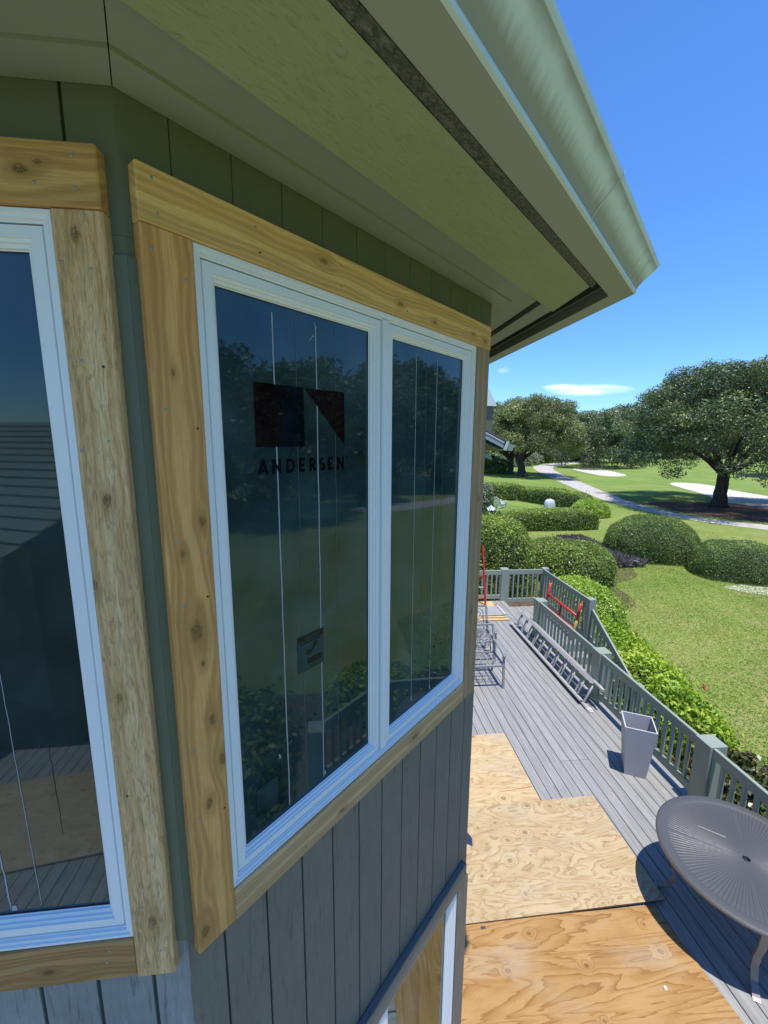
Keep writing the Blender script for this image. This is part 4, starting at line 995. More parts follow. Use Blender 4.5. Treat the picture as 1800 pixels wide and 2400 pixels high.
# ---- red scaffold end frame leaning on the landing rail
def scaffold():
    T = rooted('scaffold_frame', (5.38, 9.4, -0.17), 'red tubular scaffold end frame leaning on the landing railing', 'scaffold frame')
    x = 5.36; y0, y1 = 8.70, 10.16
    def tb(a, b, r=0.024, m='red', nm='tube'): g = DG(); g.tube([a, b], r, 10); g.put(nm, MAT[m], T)
    tb((x - 0.10, y0, -0.15), (x - 0.02, y0, 0.34), 0.026, 'yellow', 'leg'); tb((x - 0.02, y0, 0.341), (x + 0.05, y0, 0.72), 0.032, 'red', 'leg')
    tb((x - 0.10, y1, -0.15), (x + 0.05, y1, 0.70), 0.026, 'red', 'leg')
    tb((x, y0 + 0.03, 0.40), (x, y1 - 0.03, 0.40), 0.03, 'red', 'crossbar'); tb((x - 0.055, y0 + 0.03, 0.09), (x - 0.055, y1 - 0.03, 0.09), 0.02, 'red', 'crossbar')
    tb((x - 0.03, 9.47, 0.10), (x, 9.47, 0.37), 0.026, 'red', 'upright')
    for z0 in (0.45, 0.58): tb((x + 0.02, y1 - 0.02, z0), (x + 0.03, y1 + 0.06, z0 + 0.1), 0.012, 'red', 'hook')
scaffold()
# ---- lumber and a folded aluminium work platform at the far end
def lumber():
    for (y, x0, x1, z, lab) in ((9.53, 2.5, 4.08, 0.0, 'pale plank lying on the deck, nearest of the lumber by the red ladder'), (9.68, 2.6, 4.02, 0.0, 'narrow pale plank lying just under the folded aluminium platform')):
        me = bevel_box(x1 - x0, 0.085, 0.038, 0.003, cedar('lumber_wood', (0.62, 0.42, 0.19), (0.45, 0.27, 0.1), (0.68, 0.5, 0.26), (), 0.3, 60))
        o = obj('plank', me, FD @ Matrix.Translation(((x0 + x1) / 2, y, z + 0.019)) @ Matrix.Rotation(rad(-1.5), 4, 'Z')); tag(o, lab, 'plank', 'planks on the deck')
    me = bevel_box(1.2, 0.42, 0.02, 0.002, cedar('lumber_wood', (0.62, 0.42, 0.19), (0.45, 0.27, 0.1), (0.68, 0.5, 0.26), (), 0.3, 50))
    o = obj('plank', me, FD @ Matrix.Translation((3.42, 10.48, 0.011))); tag(o, 'wide pale board lying flat at the foot of the red ladder', 'plank', 'planks on the deck')
    T = rooted('work_platform', (3.4, 10.0, 0), 'folded aluminium work platform with slats lying on the planks', 'work platform')
    for x in (4.03, 2.75): g = DG(); g.box((x - 0.03, 9.66, 0.045), (x + 0.03, 10.25, 0.10)); g.put('side_rail', MAT['alu'], T)
    for k in range(8): g = DG(); g.box((2.79, 9.68 + 0.072 * k, 0.06), (3.995, 9.72 + 0.072 * k, 0.085)); g.put('slat', MAT['alu'], T)
    g = DG(); g.box((3.99, 10.26, 0.045), (4.10, 10.30, 0.09)); g.put('hinge', MAT['red'], T)
lumber()
# ---- ornate cast metal chairs
def spiral(c, r0, r1, a0, a1, ax, ay, n=14):
    c = Vector(c); o = []
    for i in range(n + 1):
        t = i / n; a = rad(a0 + (a1 - a0) * t); r = r0 + (r1 - r0) * t
        o.append(c + Vector(ax) * (r * math.cos(a)) + Vector(ay) * (r * math.sin(a)))
    return o
def make_chair(loc, rz, label):
    T = empty('patio_chair', loc, rz, label, 'chair', 'ornate grey metal patio chairs'); M = WM[T.name]; m = MAT['chair']
    W = 0.29; zs = 0.42
    def P(nm, f): g = Geo(); f(g); return g.build(nm, m, T, M, True)
    for s in (-1, 1):
        x = W * s
        P('leg', lambda g: g.bar((x, -0.30, 0), (x, -0.245, zs + 0.21), 0.04, 0.028, (0, 1, 0)))
        P('leg', lambda g: (g.bar((x, 0.30, 0), (x, 0.235, zs), 0.036, 0.03, (0, 1, 0)), g.bar((x, 0.235, zs), (x, 0.36, 0.92), 0.036, 0.034, (0, 1, 0))))
        arm = [(x, 0.275, zs + 0.23), (x, 0.18, zs + 0.245), (x, 0.05, zs + 0.25), (x, -0.10, zs + 0.24), (x, -0.22, zs + 0.225), (x, -0.275, zs + 0.215), (x, -0.295, zs + 0.19), (x, -0.275, zs + 0.175)]
        def armf(g):
            for a, b in zip(arm[:-1], arm[1:]): g.bar(a, b, 0.052, 0.018)
        P('arm', armf)
    bk = lambda u, v: Vector((u, 0.235 + 0.125 * v / 0.5, zs + v))
    ax, ay = Vector((1, 0, 0)), (bk(0, 0.5) - bk(0, 0)).normalized()
    P('top_rail', lambda g: g.bar(bk(-W, 0.5), bk(W, 0.5), 0.03, 0.03)); P('seat_rail', lambda g: (g.bar((-W, 0.235, zs), (W, 0.235, zs), 0.03, 0.03), g.bar((-W, -0.265, zs), (W, -0.265, zs), 0.04, 0.032), g.bar((-W, -0.265, zs), (-W, 0.235, zs), 0.03, 0.028), g.bar((W, -0.265, zs), (W, 0.235, zs), 0.03, 0.028)))
    def back(g):
        r = 0.0115
        for u in (-0.22, 0.22): g.tube([bk(u, 0.0), bk(u, 0.5)], r, 6)
        for s in (-1, 1):
            g.tube(spiral(bk(0.10 * s, 0.34), 0.115, 0.115, 0, 360, ax, ay, 22), r, 6); g.tube(spiral(bk(0.10 * s, 0.34), 0.06, 0.05, 0, 360, ax, ay, 16), r, 6)
            g.tube(spiral(bk(0.13 * s, 0.13), 0.085, 0.018, 200 if s > 0 else -20, -240 if s > 0 else 420, ax, ay, 22), r, 6)
            g.tube([bk(0.21 * s, 0.21), bk(0.06 * s, 0.17), bk(-0.06 * s, 0.06), bk(-0.2 * s, 0.03)], r, 6)
            g.tube(spiral(bk(0.07 * s, 0.20), 0.06, 0.02, 90, 480 if s > 0 else -300, ax, ay, 16), r, 6)
            g.tube([bk(0.02 * s, 0.27), bk(0.10 * s, 0.36), bk(0.04 * s, 0.46)], r, 6)
    P('back_scrollwork', back)
    def seat(g):
        for k in range(1, 5): g.bar((-W, -0.265 + 0.1 * k, zs), (W, -0.265 + 0.1 * k, zs), 0.014, 0.010)
        for u in (-0.17, -0.06, 0.06, 0.17): g.bar((u, -0.265, zs + 0.002), (u, 0.235, zs + 0.002), 0.014, 0.010)
        for u in (-0.115, 0.0, 0.115):
            for v in (-0.10, 0.05): g.tube(spiral((u, v, zs), 0.038, 0.03, 0, 360, Vector((1, 0, 0)), Vector((0, 1, 0)), 12), 0.006, 5)
    P('seat_grid', seat); return T
make_chair((2.635, 7.02, 0), rad(-1.2), 'ornate grey metal chair on the deck nearest the window')
make_chair((2.82, 7.92, 0), rad(-1.2), 'second ornate grey metal chair, behind the first and mostly hidden')
# ------------------------------------------------------------------ ground
def smooth_loop(pts, k=6):
    p = [Vector((*q, 0)) for q in pts]; n = len(p); o = []
    for i in range(n):
        a, b, c, d = p[i - 1], p[i], p[(i + 1) % n], p[(i + 2) % n]
        for j in range(k):
            t = j / k; o.append(0.5 * ((2 * b) + (c - a) * t + (2 * a - 5 * b + 4 * c - d) * t * t + (3 * b - a - 3 * c + d) * t ** 3))
    return [(v.x, v.y) for v in o]
def sheet(name, pts, z, mat, smooth=True):
    q = smooth_loop(pts) if smooth else pts
    me = bpy.data.meshes.new(name); bm = bmesh.new()
    vs = [bm.verts.new((x, y, z)) for x, y in q]; es = [bm.edges.new((vs[i], vs[(i + 1) % len(vs)])) for i in range(len(vs))]
    bmesh.ops.triangle_fill(bm, edges=es, use_beauty=True); bmesh.ops.recalc_face_normals(bm, faces=bm.faces[:])
    if sum(f.normal.z for f in bm.faces) < 0: bmesh.ops.reverse_faces(bm, faces=bm.faces[:])
    bm.to_mesh(me); bm.free(); me.materials.append(mat)
    return tag(obj(name, me), kind='structure')
g = Geo(); g.add([(-900, -600, GZ), (1200, -600, GZ), (1200, 1400, GZ), (-900, 1400, GZ)], [(0, 1, 2, 3)]); tag(g.build('lawn', MAT['lawn']), kind='structure')
sheet('path', [(36.5, 76), (29.4, 54.6), (24.5, 37.9), (23.9, 33.5), (23.6, 29.8), (24.4, 25.8), (26.5, 22.6), (30, 18), (36, 12), (37.2, 13.6), (31.6, 19.4), (27.9, 24.0), (25.8, 27), (25.4, 32.3), (27.3, 39.7), (30.7, 49.9), (34.5, 61.5), (40.2, 76.0), (46, 84.5), (56, 94), (68, 111), (74, 117), (69, 119.5), (62, 110), (52, 96.5), (42, 85.5)], GZ + 0.008, MAT['path'])
sheet('sand_bunker', [(43.0, 73.8), (46.1, 77.1), (47.8, 74.7), (47.7, 70.2), (44.4, 61.2), (40.8, 59.6), (40.4, 63.0)], GZ + 0.012, MAT['sand'])
sheet('sand_bunker', [(41.5, 49.0), (43.8, 50.4), (45.3, 48.1), (43.2, 41.8), (41.9, 36.2), (39, 30.5), (33.8, 28.6), (33.6, 31.3), (34.2, 34.4), (37.0, 39.1), (39.3, 44.6)], GZ + 0.012, MAT['sand'])
sheet('path', [(29.5, 3.4), (31, 2.6), (33.2, 5.2), (34.6, 8.4), (37.5, 12.6), (41, 17.5), (39, 18.6), (35.2, 13.4), (32.4, 9.6), (30.2, 6.6)], GZ + 0.012, MAT['path'])
sheet('lake', [(61.5, 57.4), (64.5, 62.5), (70, 64.5), (100, 70), (140, 60), (140, 40), (90, 40), (66, 50)], GZ + 0.008, MAT['water'])
sheet('mulch_bed', [(26.6, 33.6), (29.0, 34.4), (33.4, 34.0), (34.6, 31.0), (34.0, 26.8), (31.2, 23.9), (28.4, 25.2), (26.3, 28.5)], GZ + 0.016, MAT['mulch'])
sheet('mulch_bed', [(4.4, 8.0), (4.4, -2), (6.6, -2), (7.1, 2), (7.2, 5.2), (6.6, 6.6), (7.2, 8.2), (7.0, 10.4), (5.6, 11.2)], GZ + 0.006, MAT['mulch'])
sheet('mulch_bed', [(4.4, 11.2), (9.5, 12.2), (10.4, 14.3), (12.2, 15.6), (13.6, 20.4), (11, 21.2), (8.5, 18.6), (4, 19.6)], GZ + 0.006, MAT['mulch'])
sheet('sandy_soil', [(14.3, 13.7), (15.1, 12.7), (16.6, 11.8), (19, 12.0), (20, 14.2), (17.8, 15.0), (16.2, 14.3), (15.3, 13.9)], GZ + 0.010, MAT['shell'])

# ------------------------------------------------------------------ foliage
def leaves(name, P, N, size, aspect, mat, tone, parent=None, M=None, flutter=0.9, fold=False):
    """one small rhombic leaf or leaf spray per point, as a single mesh"""
    n = len(P); N = N + rng.normal(0, flutter, (n, 3)); N /= np.linalg.norm(N, axis=1, keepdims=True) + 1e-9
    T = rng.normal(0, 1, (n, 3)); T -= N * (T * N).sum(1, keepdims=True); T /= np.linalg.norm(T, axis=1, keepdims=True) + 1e-9
    B = np.cross(N, T); s = (size * rng.uniform(0.65, 1.35, n))[:, None]
    if fold:
        V = np.stack([P - T * s * 0.5, P - B * s * aspect * 0.5 + N * s * 0.12, P + T * s * 0.5 - N * s * 0.08, P + B * s * aspect * 0.5 + N * s * 0.12], 1).reshape(-1, 3)
    else:
        V = np.stack([P - T * s * 0.5, P - B * s * aspect * 0.5 + N * s * 0.06, P + T * s * 0.5, P + B * s * aspect * 0.5], 1).reshape(-1, 3)
    me = bpy.data.meshes.new(name); me.vertices.add(4 * n); me.vertices.foreach_set('co', V.astype(np.float32).ravel())
    me.loops.add(4 * n); me.loops.foreach_set('vertex_index', np.arange(4 * n, dtype=np.int32))
    me.polygons.add(n); me.polygons.foreach_set('loop_start', np.arange(0, 4 * n, 4, dtype=np.int32))
    me.update(calc_edges=True)
    a = me.attributes.new('tone', 'FLOAT', 'FACE'); a.data.foreach_set('value', np.clip(tone, 0, 1).astype(np.float32))
    me.materials.append(mat); me.validate()
    return obj(name, me, M, parent)
def lump(P, seed, f=1.0):
    r = np.random.default_rng(seed); o = np.zeros(len(P))
    for k in range(5):
        d = r.normal(0, 1, 3); d *= f * (1.2 + 0.8 * k) / np.linalg.norm(d); o += np.sin(P @ d + r.uniform(0, 6.28)) / (1.4 + k)
    return o / 2
def dome(n, r, e, seed):
    """points and normals on the upper half of a boxy ellipsoid standing on the ground"""
    d = rng.normal(0, 1, (n, 3)); d[:, 2] = np.abs(d[:, 2]) * 1.0 ; d /= np.linalg.norm(d, axis=1, keepdims=True)
    k = (np.abs(d) ** e).sum(1) ** (-1.0 / e); q = d * k[:, None]
    nn = np.sign(q) * np.abs(q) ** (e - 1) / np.array(r); nn /= np.linalg.norm(nn, axis=1, keepdims=True)
    return q * np.array(r), nn
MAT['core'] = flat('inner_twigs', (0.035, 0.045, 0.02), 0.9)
def bush(name, loc, r, rz, e, n, size, mat, label, cat='bush', group=None, aspect=0.5, seed=1, rough=0.07, fold=False, top_light=0.15, holes=0.0, depth=0.10, multi=None, core=0.84):
    T = empty(name, (loc[0], loc[1], GZ), rz, label, cat, group)
    parts = multi or [((0, 0), r)]
    PP, NN = [], []
    tot = sum(q[1][0] * q[1][1] + q[1][2] * (q[1][0] + q[1][1]) for q in parts)
    for (ox, oy), rr in parts:
        m = int(n * (rr[0] * rr[1] + rr[2] * (rr[0] + rr[1])) / tot); P, N = dome(m, rr, e, seed)
        P = P * (1 - depth * rng.random((m, 1)) ** 2) ; P += np.array([ox, oy, 0]); PP.append(P); NN.append(N)
    P = np.concatenate(PP); N = np.concatenate(NN)
    P = P + N * (lump(P, seed, 2.2) * rough + lump(P, seed + 5, 9.0) * rough * 0.35)[:, None] + rng.normal(0, size * 0.28, P.shape)
    if holes: keep = lump(P, seed + 9, 5.0) > -0.75 + holes; P, N = P[keep], N[keep]
    sh = rng.random(len(P)) < 0.05; P[sh] += N[sh] * rng.exponential(size * 0.9, (sh.sum(), 1)); P[sh, 2] += rng.exponential(size * 0.4, sh.sum())
    P[:, 2] = np.maximum(P[:, 2], 0.02)
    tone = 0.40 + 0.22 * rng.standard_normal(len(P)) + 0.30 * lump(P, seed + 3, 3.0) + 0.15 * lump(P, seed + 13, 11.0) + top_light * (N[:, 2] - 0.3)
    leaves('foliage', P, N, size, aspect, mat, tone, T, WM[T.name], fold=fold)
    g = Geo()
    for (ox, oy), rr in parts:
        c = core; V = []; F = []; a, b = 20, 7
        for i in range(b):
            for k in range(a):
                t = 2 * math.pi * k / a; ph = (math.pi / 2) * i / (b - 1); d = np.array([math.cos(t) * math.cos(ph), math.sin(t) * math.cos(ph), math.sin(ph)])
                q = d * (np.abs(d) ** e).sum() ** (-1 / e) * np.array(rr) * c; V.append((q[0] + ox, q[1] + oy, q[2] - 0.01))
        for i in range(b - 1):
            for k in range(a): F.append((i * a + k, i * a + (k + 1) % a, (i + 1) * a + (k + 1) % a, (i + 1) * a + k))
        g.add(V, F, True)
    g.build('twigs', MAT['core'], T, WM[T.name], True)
    return T
HG = leafmat('hedge_leaf', (0.055, 0.085, 0.018), (0.145, 0.205, 0.040), (0.33, 0.40, 0.09), 0.55)
HB = leafmat('bright_leaf', (0.09, 0.15, 0.02), (0.21, 0.31, 0.04), (0.36, 0.44, 0.08), 0.6)
HD = leafmat('dark_boxwood_leaf', (0.045, 0.075, 0.02), (0.105, 0.16, 0.04), (0.24, 0.30, 0.075), 0.45)
HP = leafmat('glossy_pittosporum_leaf', (0.06, 0.12, 0.015), (0.20, 0.30, 0.032), (0.40, 0.46, 0.07), 0.6, 0.5, 0.25)
HC = leafmat('croton_leaf', (0.05, 0.02, 0.018), (0.055, 0.075, 0.02), (0.17, 0.21, 0.04), 0.35, 0.35, 0.45)
HV = leafmat('purple_strap_leaf', (0.05, 0.042, 0.05), (0.13, 0.11, 0.12), (0.26, 0.23, 0.23), 0.4)
HW = leafmat('pale_variegated_leaf', (0.07, 0.10, 0.05), (0.18, 0.22, 0.13), (0.50, 0.52, 0.42), 0.3)
FLR = flat('coral_flower', (0.42, 0.10, 0.06), 0.6)
bush('tall_clipped_shrub', (5.25, 14.4), (1.72, 1.3, 2.78), 0, 3.2, 34000, 0.075, HG, 'tall clipped green shrub behind the far deck railing, nearest the house', 'shrub', 'clipped shrubs beyond the deck', seed=2, rough=0.10, top_light=0.28)
bush('clipped_shrub', (8.95, 15.7), (2.0, 1.35, 1.42), rad(-38), 3.0, 28000, 0.075, HG, 'lower rounded olive green shrub sloping away to the right of the tall one', 'shrub', 'clipped shrubs beyond the deck', seed=4, rough=0.10, top_light=0.1)
bush('lime_shrub', (6.75, 10.7), (0.98, 1.35, 1.52), 0, 2.8, 17000, 0.068, HB, 'small lime green dome shaped shrub just outside the landing railing', 'shrub', seed=6, rough=0.06, top_light=0.2, aspect=0.55)
D_ = bush('glossy_shrub', (6.35, 7.95), (0.82, 2.35, 1.0), rad(-3), 2.5, 15000, 0.105, HP, 'glossy yellow green broad leaved shrub beside the stair railing', 'shrub', seed=8, rough=0.20, aspect=0.40, fold=True, top_light=0.25, depth=0.35, holes=0.06, core=0.7)
def flowers(T, pts, r, mat):
    for p in pts:
        P = np.array(p) + rng.normal(0, r, (26, 3)); leaves('flower', P, np.tile([0, 0, 1.0], (26, 1)), 0.05, 0.6, mat, np.full(26, 0.5), T, WM[T.name])
flowers(D_, [(-0.1, 1.35, 1.0), (0.62, -1.2, 0.76)], 0.028, FLR)
bush('croton_shrub', (6.05, 4.15), (0.95, 1.65, 0.70), rad(4), 2.5, 8000, 0.10, HC, 'dark mottled green and maroon shrub outside the near deck railing', 'shrub', seed=10, rough=0.16, aspect=0.6, fold=True, holes=0.12, depth=0.35, core=0.6)
bush('low_green_shrub', (6.65, 2.2), (0.8, 1.1, 0.62), 0, 2.5, 5000, 0.09, HB, 'bright green leafy shrub at the right edge behind the railing', 'shrub', seed=12, rough=0.14, aspect=0.6, fold=True, holes=0.1, depth=0.35, core=0.6)
bush('boxwood_mound', (14.75, 18.1), (1.95, 1.7, 1.85), rad(-20), 2.7, 42000, 0.055, HD, 'long dark green clipped mound on the lawn, left of the pair', 'shrub', 'pair of clipped mounds on the lawn', seed=14, rough=0.09, top_light=0.22)
bush('boxwood_mound', (16.15, 14.95), (1.75, 1.35, 1.42), rad(-30), 2.6, 30000, 0.052, HD, 'shorter dark green clipped mound on the lawn, right of the pair by the sandy patch', 'shrub', 'pair of clipped mounds on the lawn', seed=16, rough=0.09, top_light=0.22)
bush('clipped_hedge', (12.75, 24.35), (3.15, 0.72, 1.2), 0, 5.0, 26000, 0.085, HG, 'straight clipped hedge in front of the small walled garden', 'hedge', 'clipped hedges round the neighbouring garden', seed=18, rough=0.05, top_light=0.3)
bush('clipped_hedge', (14.0, 37.0), (3.0, 0.8, 1.5), rad(-4), 5.0, 14000, 0.11, HG, 'clipped hedge at the back of the neighbouring garden, behind the white chair', 'hedge', 'clipped hedges round the neighbouring garden', seed=20, rough=0.06, top_light=0.3)
bush('clipped_hedge', (18.0, 33.4), (3.2, 0.8, 1.35), rad(-64), 5.0, 16000, 0.10, HG, 'clipped hedge along the right side of the neighbouring garden behind the covered grill', 'hedge', 'clipped hedges round the neighbouring garden', seed=22, rough=0.06, top_light=0.3)
bush('round_bush', (18.1, 28.4), (1.3, 1.2, 1.18), 0, 2.3, 9000, 0.10, HB, 'round yellow green bush at the corner of the clipped hedges', 'bush', seed=24, rough=0.06)
bush('white_flower_bush', (11.0, 30.5), (0.7, 0.7, 2.1), 0, 2.5, 4000, 0.12, HW, 'white flowering bush half hidden by the cedar trim', 'bush', seed=26, rough=0.15)
bush('dark_hedge', (23.3, 66.0), (4.2, 1.0, 2.3), rad(-12), 5.0, 9000, 0.20, HD, 'dark clipped hedge in the shade left of the leaning oak', 'hedge', seed=28, rough=0.08)
for i, (x, y, rx, h) in enumerate(((33.8, 81, 2.3, 2.6), (37.2, 84, 2.4, 2.9), (40.8, 88, 2.4, 2.6), (44.0, 92, 2.0, 2.2))):
    bush('pale_shrub', (x, y), (rx, 1.6, h), 0, 2.3, 3500, 0.30, HW, ('leftmost', 'second from the left', 'third from the left', 'rightmost')[i] + ' pale variegated shrub in the row beyond the leaning oak', 'shrub', 'pale shrubs beyond the leaning oak', seed=30 + i, rough=0.25)
bush('round_bush', (49.0, 97.5), (2.2, 2.0, 2.9), 0, 2.4, 4000, 0.28, HB, 'round yellow green bush where the far path bends', 'bush', seed=36, rough=0.1)
def strap_plants():
    n = 9000; u = rng.random((n, 2)); x = 11.75 + 1.35 * u[:, 0] + 0.12 * rng.standard_normal(n); y = 16.3 + 5.0 * u[:, 1]
    c = np.stack([x, y, np.full(n, GZ + 0.13) + rng.random(n) * 0.16], 1)
    N = np.stack([rng.normal(0, 1, n), rng.normal(0, 1, n), np.full(n, 0.25)], 1)
    tag(leaves('strap_leaf_plants', c, N, 0.30, 0.16, HV, 0.45 + 0.25 * rng.standard_normal(n), flutter=0.3), 'bed of dark purple strap leaved ground cover between the shrubs and the mound', 'ground cover', None, 'stuff')
strap_plants()
GR = leafmat('grass_blade', (0.095, 0.165, 0.028), (0.20, 0.29, 0.055), (0.42, 0.40, 0.16), 0.5, 0.6, 0.2)
def grass():
    n = 330000; x = 6.2 + 16 * rng.random(n); y = 3.2 + 20.0 * rng.random(n) ** 1.1
    k = (x > 6.9 + 0.0 * y) & (x < 0.62 * y + 8.6) & (rng.random(n) < np.clip((23.5 - y) / 9, 0, 1)); x, y = x[k], y[k]; n = len(x)
    c = np.stack([x, y, GZ + 0.012 + 0.022 * rng.random(n)], 1)
    N = np.stack([rng.normal(0, 1, n), rng.normal(0, 1, n), np.full(n, 0.9)], 1)
    P2 = c * np.array([1, 1, 0]); tone = 0.45 + 0.2 * rng.standard_normal(n) + 0.35 * lump(P2, 3, 0.9) + 0.2 * lump(P2, 4, 3.5)
    tag(leaves('grass', c, N, 0.062, 0.22, GR, tone, flutter=0.25), 'short mown grass with dry straw coloured patches', 'grass', None, 'stuff')
grass()
# ------------------------------------------------------------------ trees
OAK = leafmat('live_oak_leaf', (0.030, 0.045, 0.020), (0.075, 0.102, 0.042), (0.20, 0.235, 0.105), 0.4)
OAK2 = leafmat('olive_oak_leaf', (0.06, 0.074, 0.03), (0.14, 0.165, 0.064), (0.28, 0.30, 0.13), 0.45)
FAR = leafmat('far_tree_leaf', (0.05, 0.065, 0.035), (0.10, 0.128, 0.062), (0.19, 0.22, 0.11), 0.4)
def crown_points(R, zb, zt, n_cl, cl_r, per, seed, skirt=0.35, squash=0.8, shell=0.62, box=2.8):
    r = np.random.default_rng(seed); C = []
    while len(C) < n_cl:
        a = r.uniform(0, 2 * math.pi); q = math.sqrt(r.uniform(0.0, 1)); t = r.uniform(0, 1) ** 0.75
        top = zb + (zt - zb) * max(0.0, 1 - q ** box) ** 0.5; low = zb + (zt - zb) * 0.30 * (1 - q) - skirt * (zt - zb) * 0.25 * q ** 3
        z = low + (top - low) * t
        e = (q ** 2 + ((z - zb) / (zt - zb)) ** 2)
        if e < shell * r.uniform(0.3, 1.0): continue
        k = 1 + 0.13 * math.sin(3 * a + seed) + 0.08 * math.sin(7 * a + 2 * seed)
        C.append((R * q * k * math.cos(a), R * q * k * math.sin(a), z))
    C = np.array(C); P = []; N = []; tn = []
    for c in C:
        rr = cl_r * r.uniform(0.6, 1.35); m = int(per * (rr / cl_r) ** 2); d = r.normal(0, 1, (m, 3)); d /= np.linalg.norm(d, axis=1, keepdims=True)
        p = d * (rr * (0.35 + 0.75 * r.random((m, 1)) ** 0.6)) * np.array([1, 1, squash]); P.append(c + p); N.append(d + np.array([0, 0, 0.5]))
        tn.append(np.full(m, r.normal(0, 0.19)))
    return C, np.concatenate(P), np.concatenate(N), np.concatenate(tn)
def tree(name, loc, H, R, zb, tr, label, seed, mat=OAK, n_cl=120, cl_r=1.1, per=260, leaf=0.24, fork=2.2, cat='tree', group=None, lean=(0, 0), coff=(0, 0), limbs=9, bark=None, skirt=0.35, squash=0.8, shell=0.62, box=2.8):
    T = empty(name, (loc[0], loc[1], GZ), 0, label, cat, group); r = random.Random(seed); M = WM[T.name]
    C, P, N, tn = crown_points(R, zb, H, n_cl, cl_r, per, seed, skirt, squash, shell, box); off = np.array([coff[0], coff[1], 0]); C = C + off; P = P + off
    P[:, 2] = np.maximum(P[:, 2], 0.5)
    tone = 0.42 + 0.2 * rng.standard_normal(len(P)) + tn + 0.10 * (P[:, 2] - zb) / (H - zb)
    leaves('crown', P, N, leaf, 0.55, mat, tone, T, M)
    g = Geo(); fk = Vector((lean[0], lean[1], fork))
    tp = []; rs = []
    for i in range(9):
        t = i / 8; p = Vector((lean[0] * t ** 1.5, lean[1] * t ** 1.5, fork * t - 0.05)); tp.append(p + Vector((r.uniform(-1, 1), r.uniform(-1, 1), 0)) * tr * 0.08); rs.append(tr * (1.0 + 0.55 * (1 - t) ** 5 - 0.12 * t))
    g.tube(tp, rs, 12)
    idx = sorted(range(len(C)), key=lambda i: r.random())[:limbs * 4]; main = []
    for j in range(limbs):
        a = 2 * math.pi * j / limbs + r.uniform(-0.3, 0.3); q = R * r.uniform(0.45, 0.7)
        e = Vector((math.cos(a) * q + coff[0], math.sin(a) * q + coff[1], zb + (H - zb) * r.uniform(0.12, 0.55)))
        s = fk + Vector((math.cos(a), math.sin(a), 0)) * tr * 0.4 + Vector((0, 0, r.uniform(-0.5, 0.1))); mid = s.lerp(e, 0.45) + Vector((0, 0, r.uniform(-0.1, 0.5)))
        pts = []
        for k in range(9):
            t = k / 8; p = s * (1 - t) ** 2 + mid * 2 * t * (1 - t) + e * t * t; pts.append(p + Vector((r.uniform(-1, 1), r.uniform(-1, 1), r.uniform(-1, 1))) * 0.07)
        g.tube(pts, [tr * (0.50 - 0.40 * k / 8) for k in range(9)], 8); main.append(pts)
    g.build('trunk', bark or MAT['bark'], T, M, True)
    g = Geo()
    for i in idx:
        c = Vector(C[i]); b = min((p for m_ in main for p in m_[3:]), key=lambda p: (p - c).length)
        g.tube([b, b.lerp(c, 0.5) + Vector((0, 0, 0.15)), c], [tr * 0.13, tr * 0.08, tr * 0.03], 5)
    tag(g.build('branches', MAT['branch'] if r.random() < 0.3 else MAT['bark'], T, M, True), kind='stuff')
    return T
def copy_tree(o, loc, rz, sc, label=None):
    c = o.copy(); COL.objects.link(c); c.matrix_basis = Matrix.Translation((loc[0], loc[1], GZ)) @ Matrix.Rotation(rz, 4, 'Z') @ Matrix.Diagonal((sc, sc, sc, 1))
    if label: c['label'] = label
    for ch in list(o.children):
        d = ch.copy(); COL.objects.link(d); d.parent = c
    return c
tree('live_oak', (31.3, 31.5), 11.3, 8.5, 4.0, 0.47, 'huge spreading live oak with a dark dome shaped crown beside the gravel path', 3, OAK, 430, 1.0, 480, 0.16, 3.0, limbs=9, coff=(0.9, 0.3), skirt=0.55, squash=0.62, shell=0.5, box=3.6)
tree('leaning_oak', (27.3, 60.5), 10.9, 6.4, 4.4, 0.55, 'olive green oak with a leaning dark trunk beyond the clipped hedges', 5, OAK2, 180, 1.15, 420, 0.22, 2.6, lean=(-0.5, 0.2), coff=(1.6, 0), limbs=8, box=3.6, skirt=0.6)
tree('leaning_oak', (27.2, 64.5), 9.5, 5.0, 4.2, 0.4, 'second darker oak just behind the leaning oak near the house roof', 9, OAK, 80, 1.2, 180, 0.32, 2.4, coff=(-1.5, 1.5))
far0 = tree('far_tree', (60, 121), 15.5, 8.0, 4.0, 0.6, 'far grey green tree above the bend in the path', 21, FAR, 110, 1.7, 150, 0.55, 3.0, group='trees of the far wood')
far1 = tree('far_tree', (71, 128), 16.0, 8.5, 3.0, 0.6, 'far tree right of the path end', 22, FAR, 110, 1.8, 150, 0.55, 3.0, group='trees of the far wood')
far2 = tree('far_tree', (84, 120), 14.5, 8.0, 2.6, 0.6, 'far tree standing left of the huge live oak', 23, FAR, 100, 1.8, 150, 0.55, 3.0, group='trees of the far wood')
tree('dark_tree', (51, 80), 10.8, 7.6, 2.6, 0.5, 'dark drooping tree just left of the huge live oak', 27, OAK, 120, 1.4, 200, 0.34, 2.6, skirt=0.9, limbs=8)
bush('palm_clump', (62, 105), (2.4, 2.0, 5.2), 0, 2.2, 2500, 0.7, HB, 'yellow green palm like clump at the foot of the far trees', 'shrub', aspect=0.18, seed=40, rough=0.6, holes=0.2, depth=0.6, core=0.3)
protos = [far0, far1, far2]
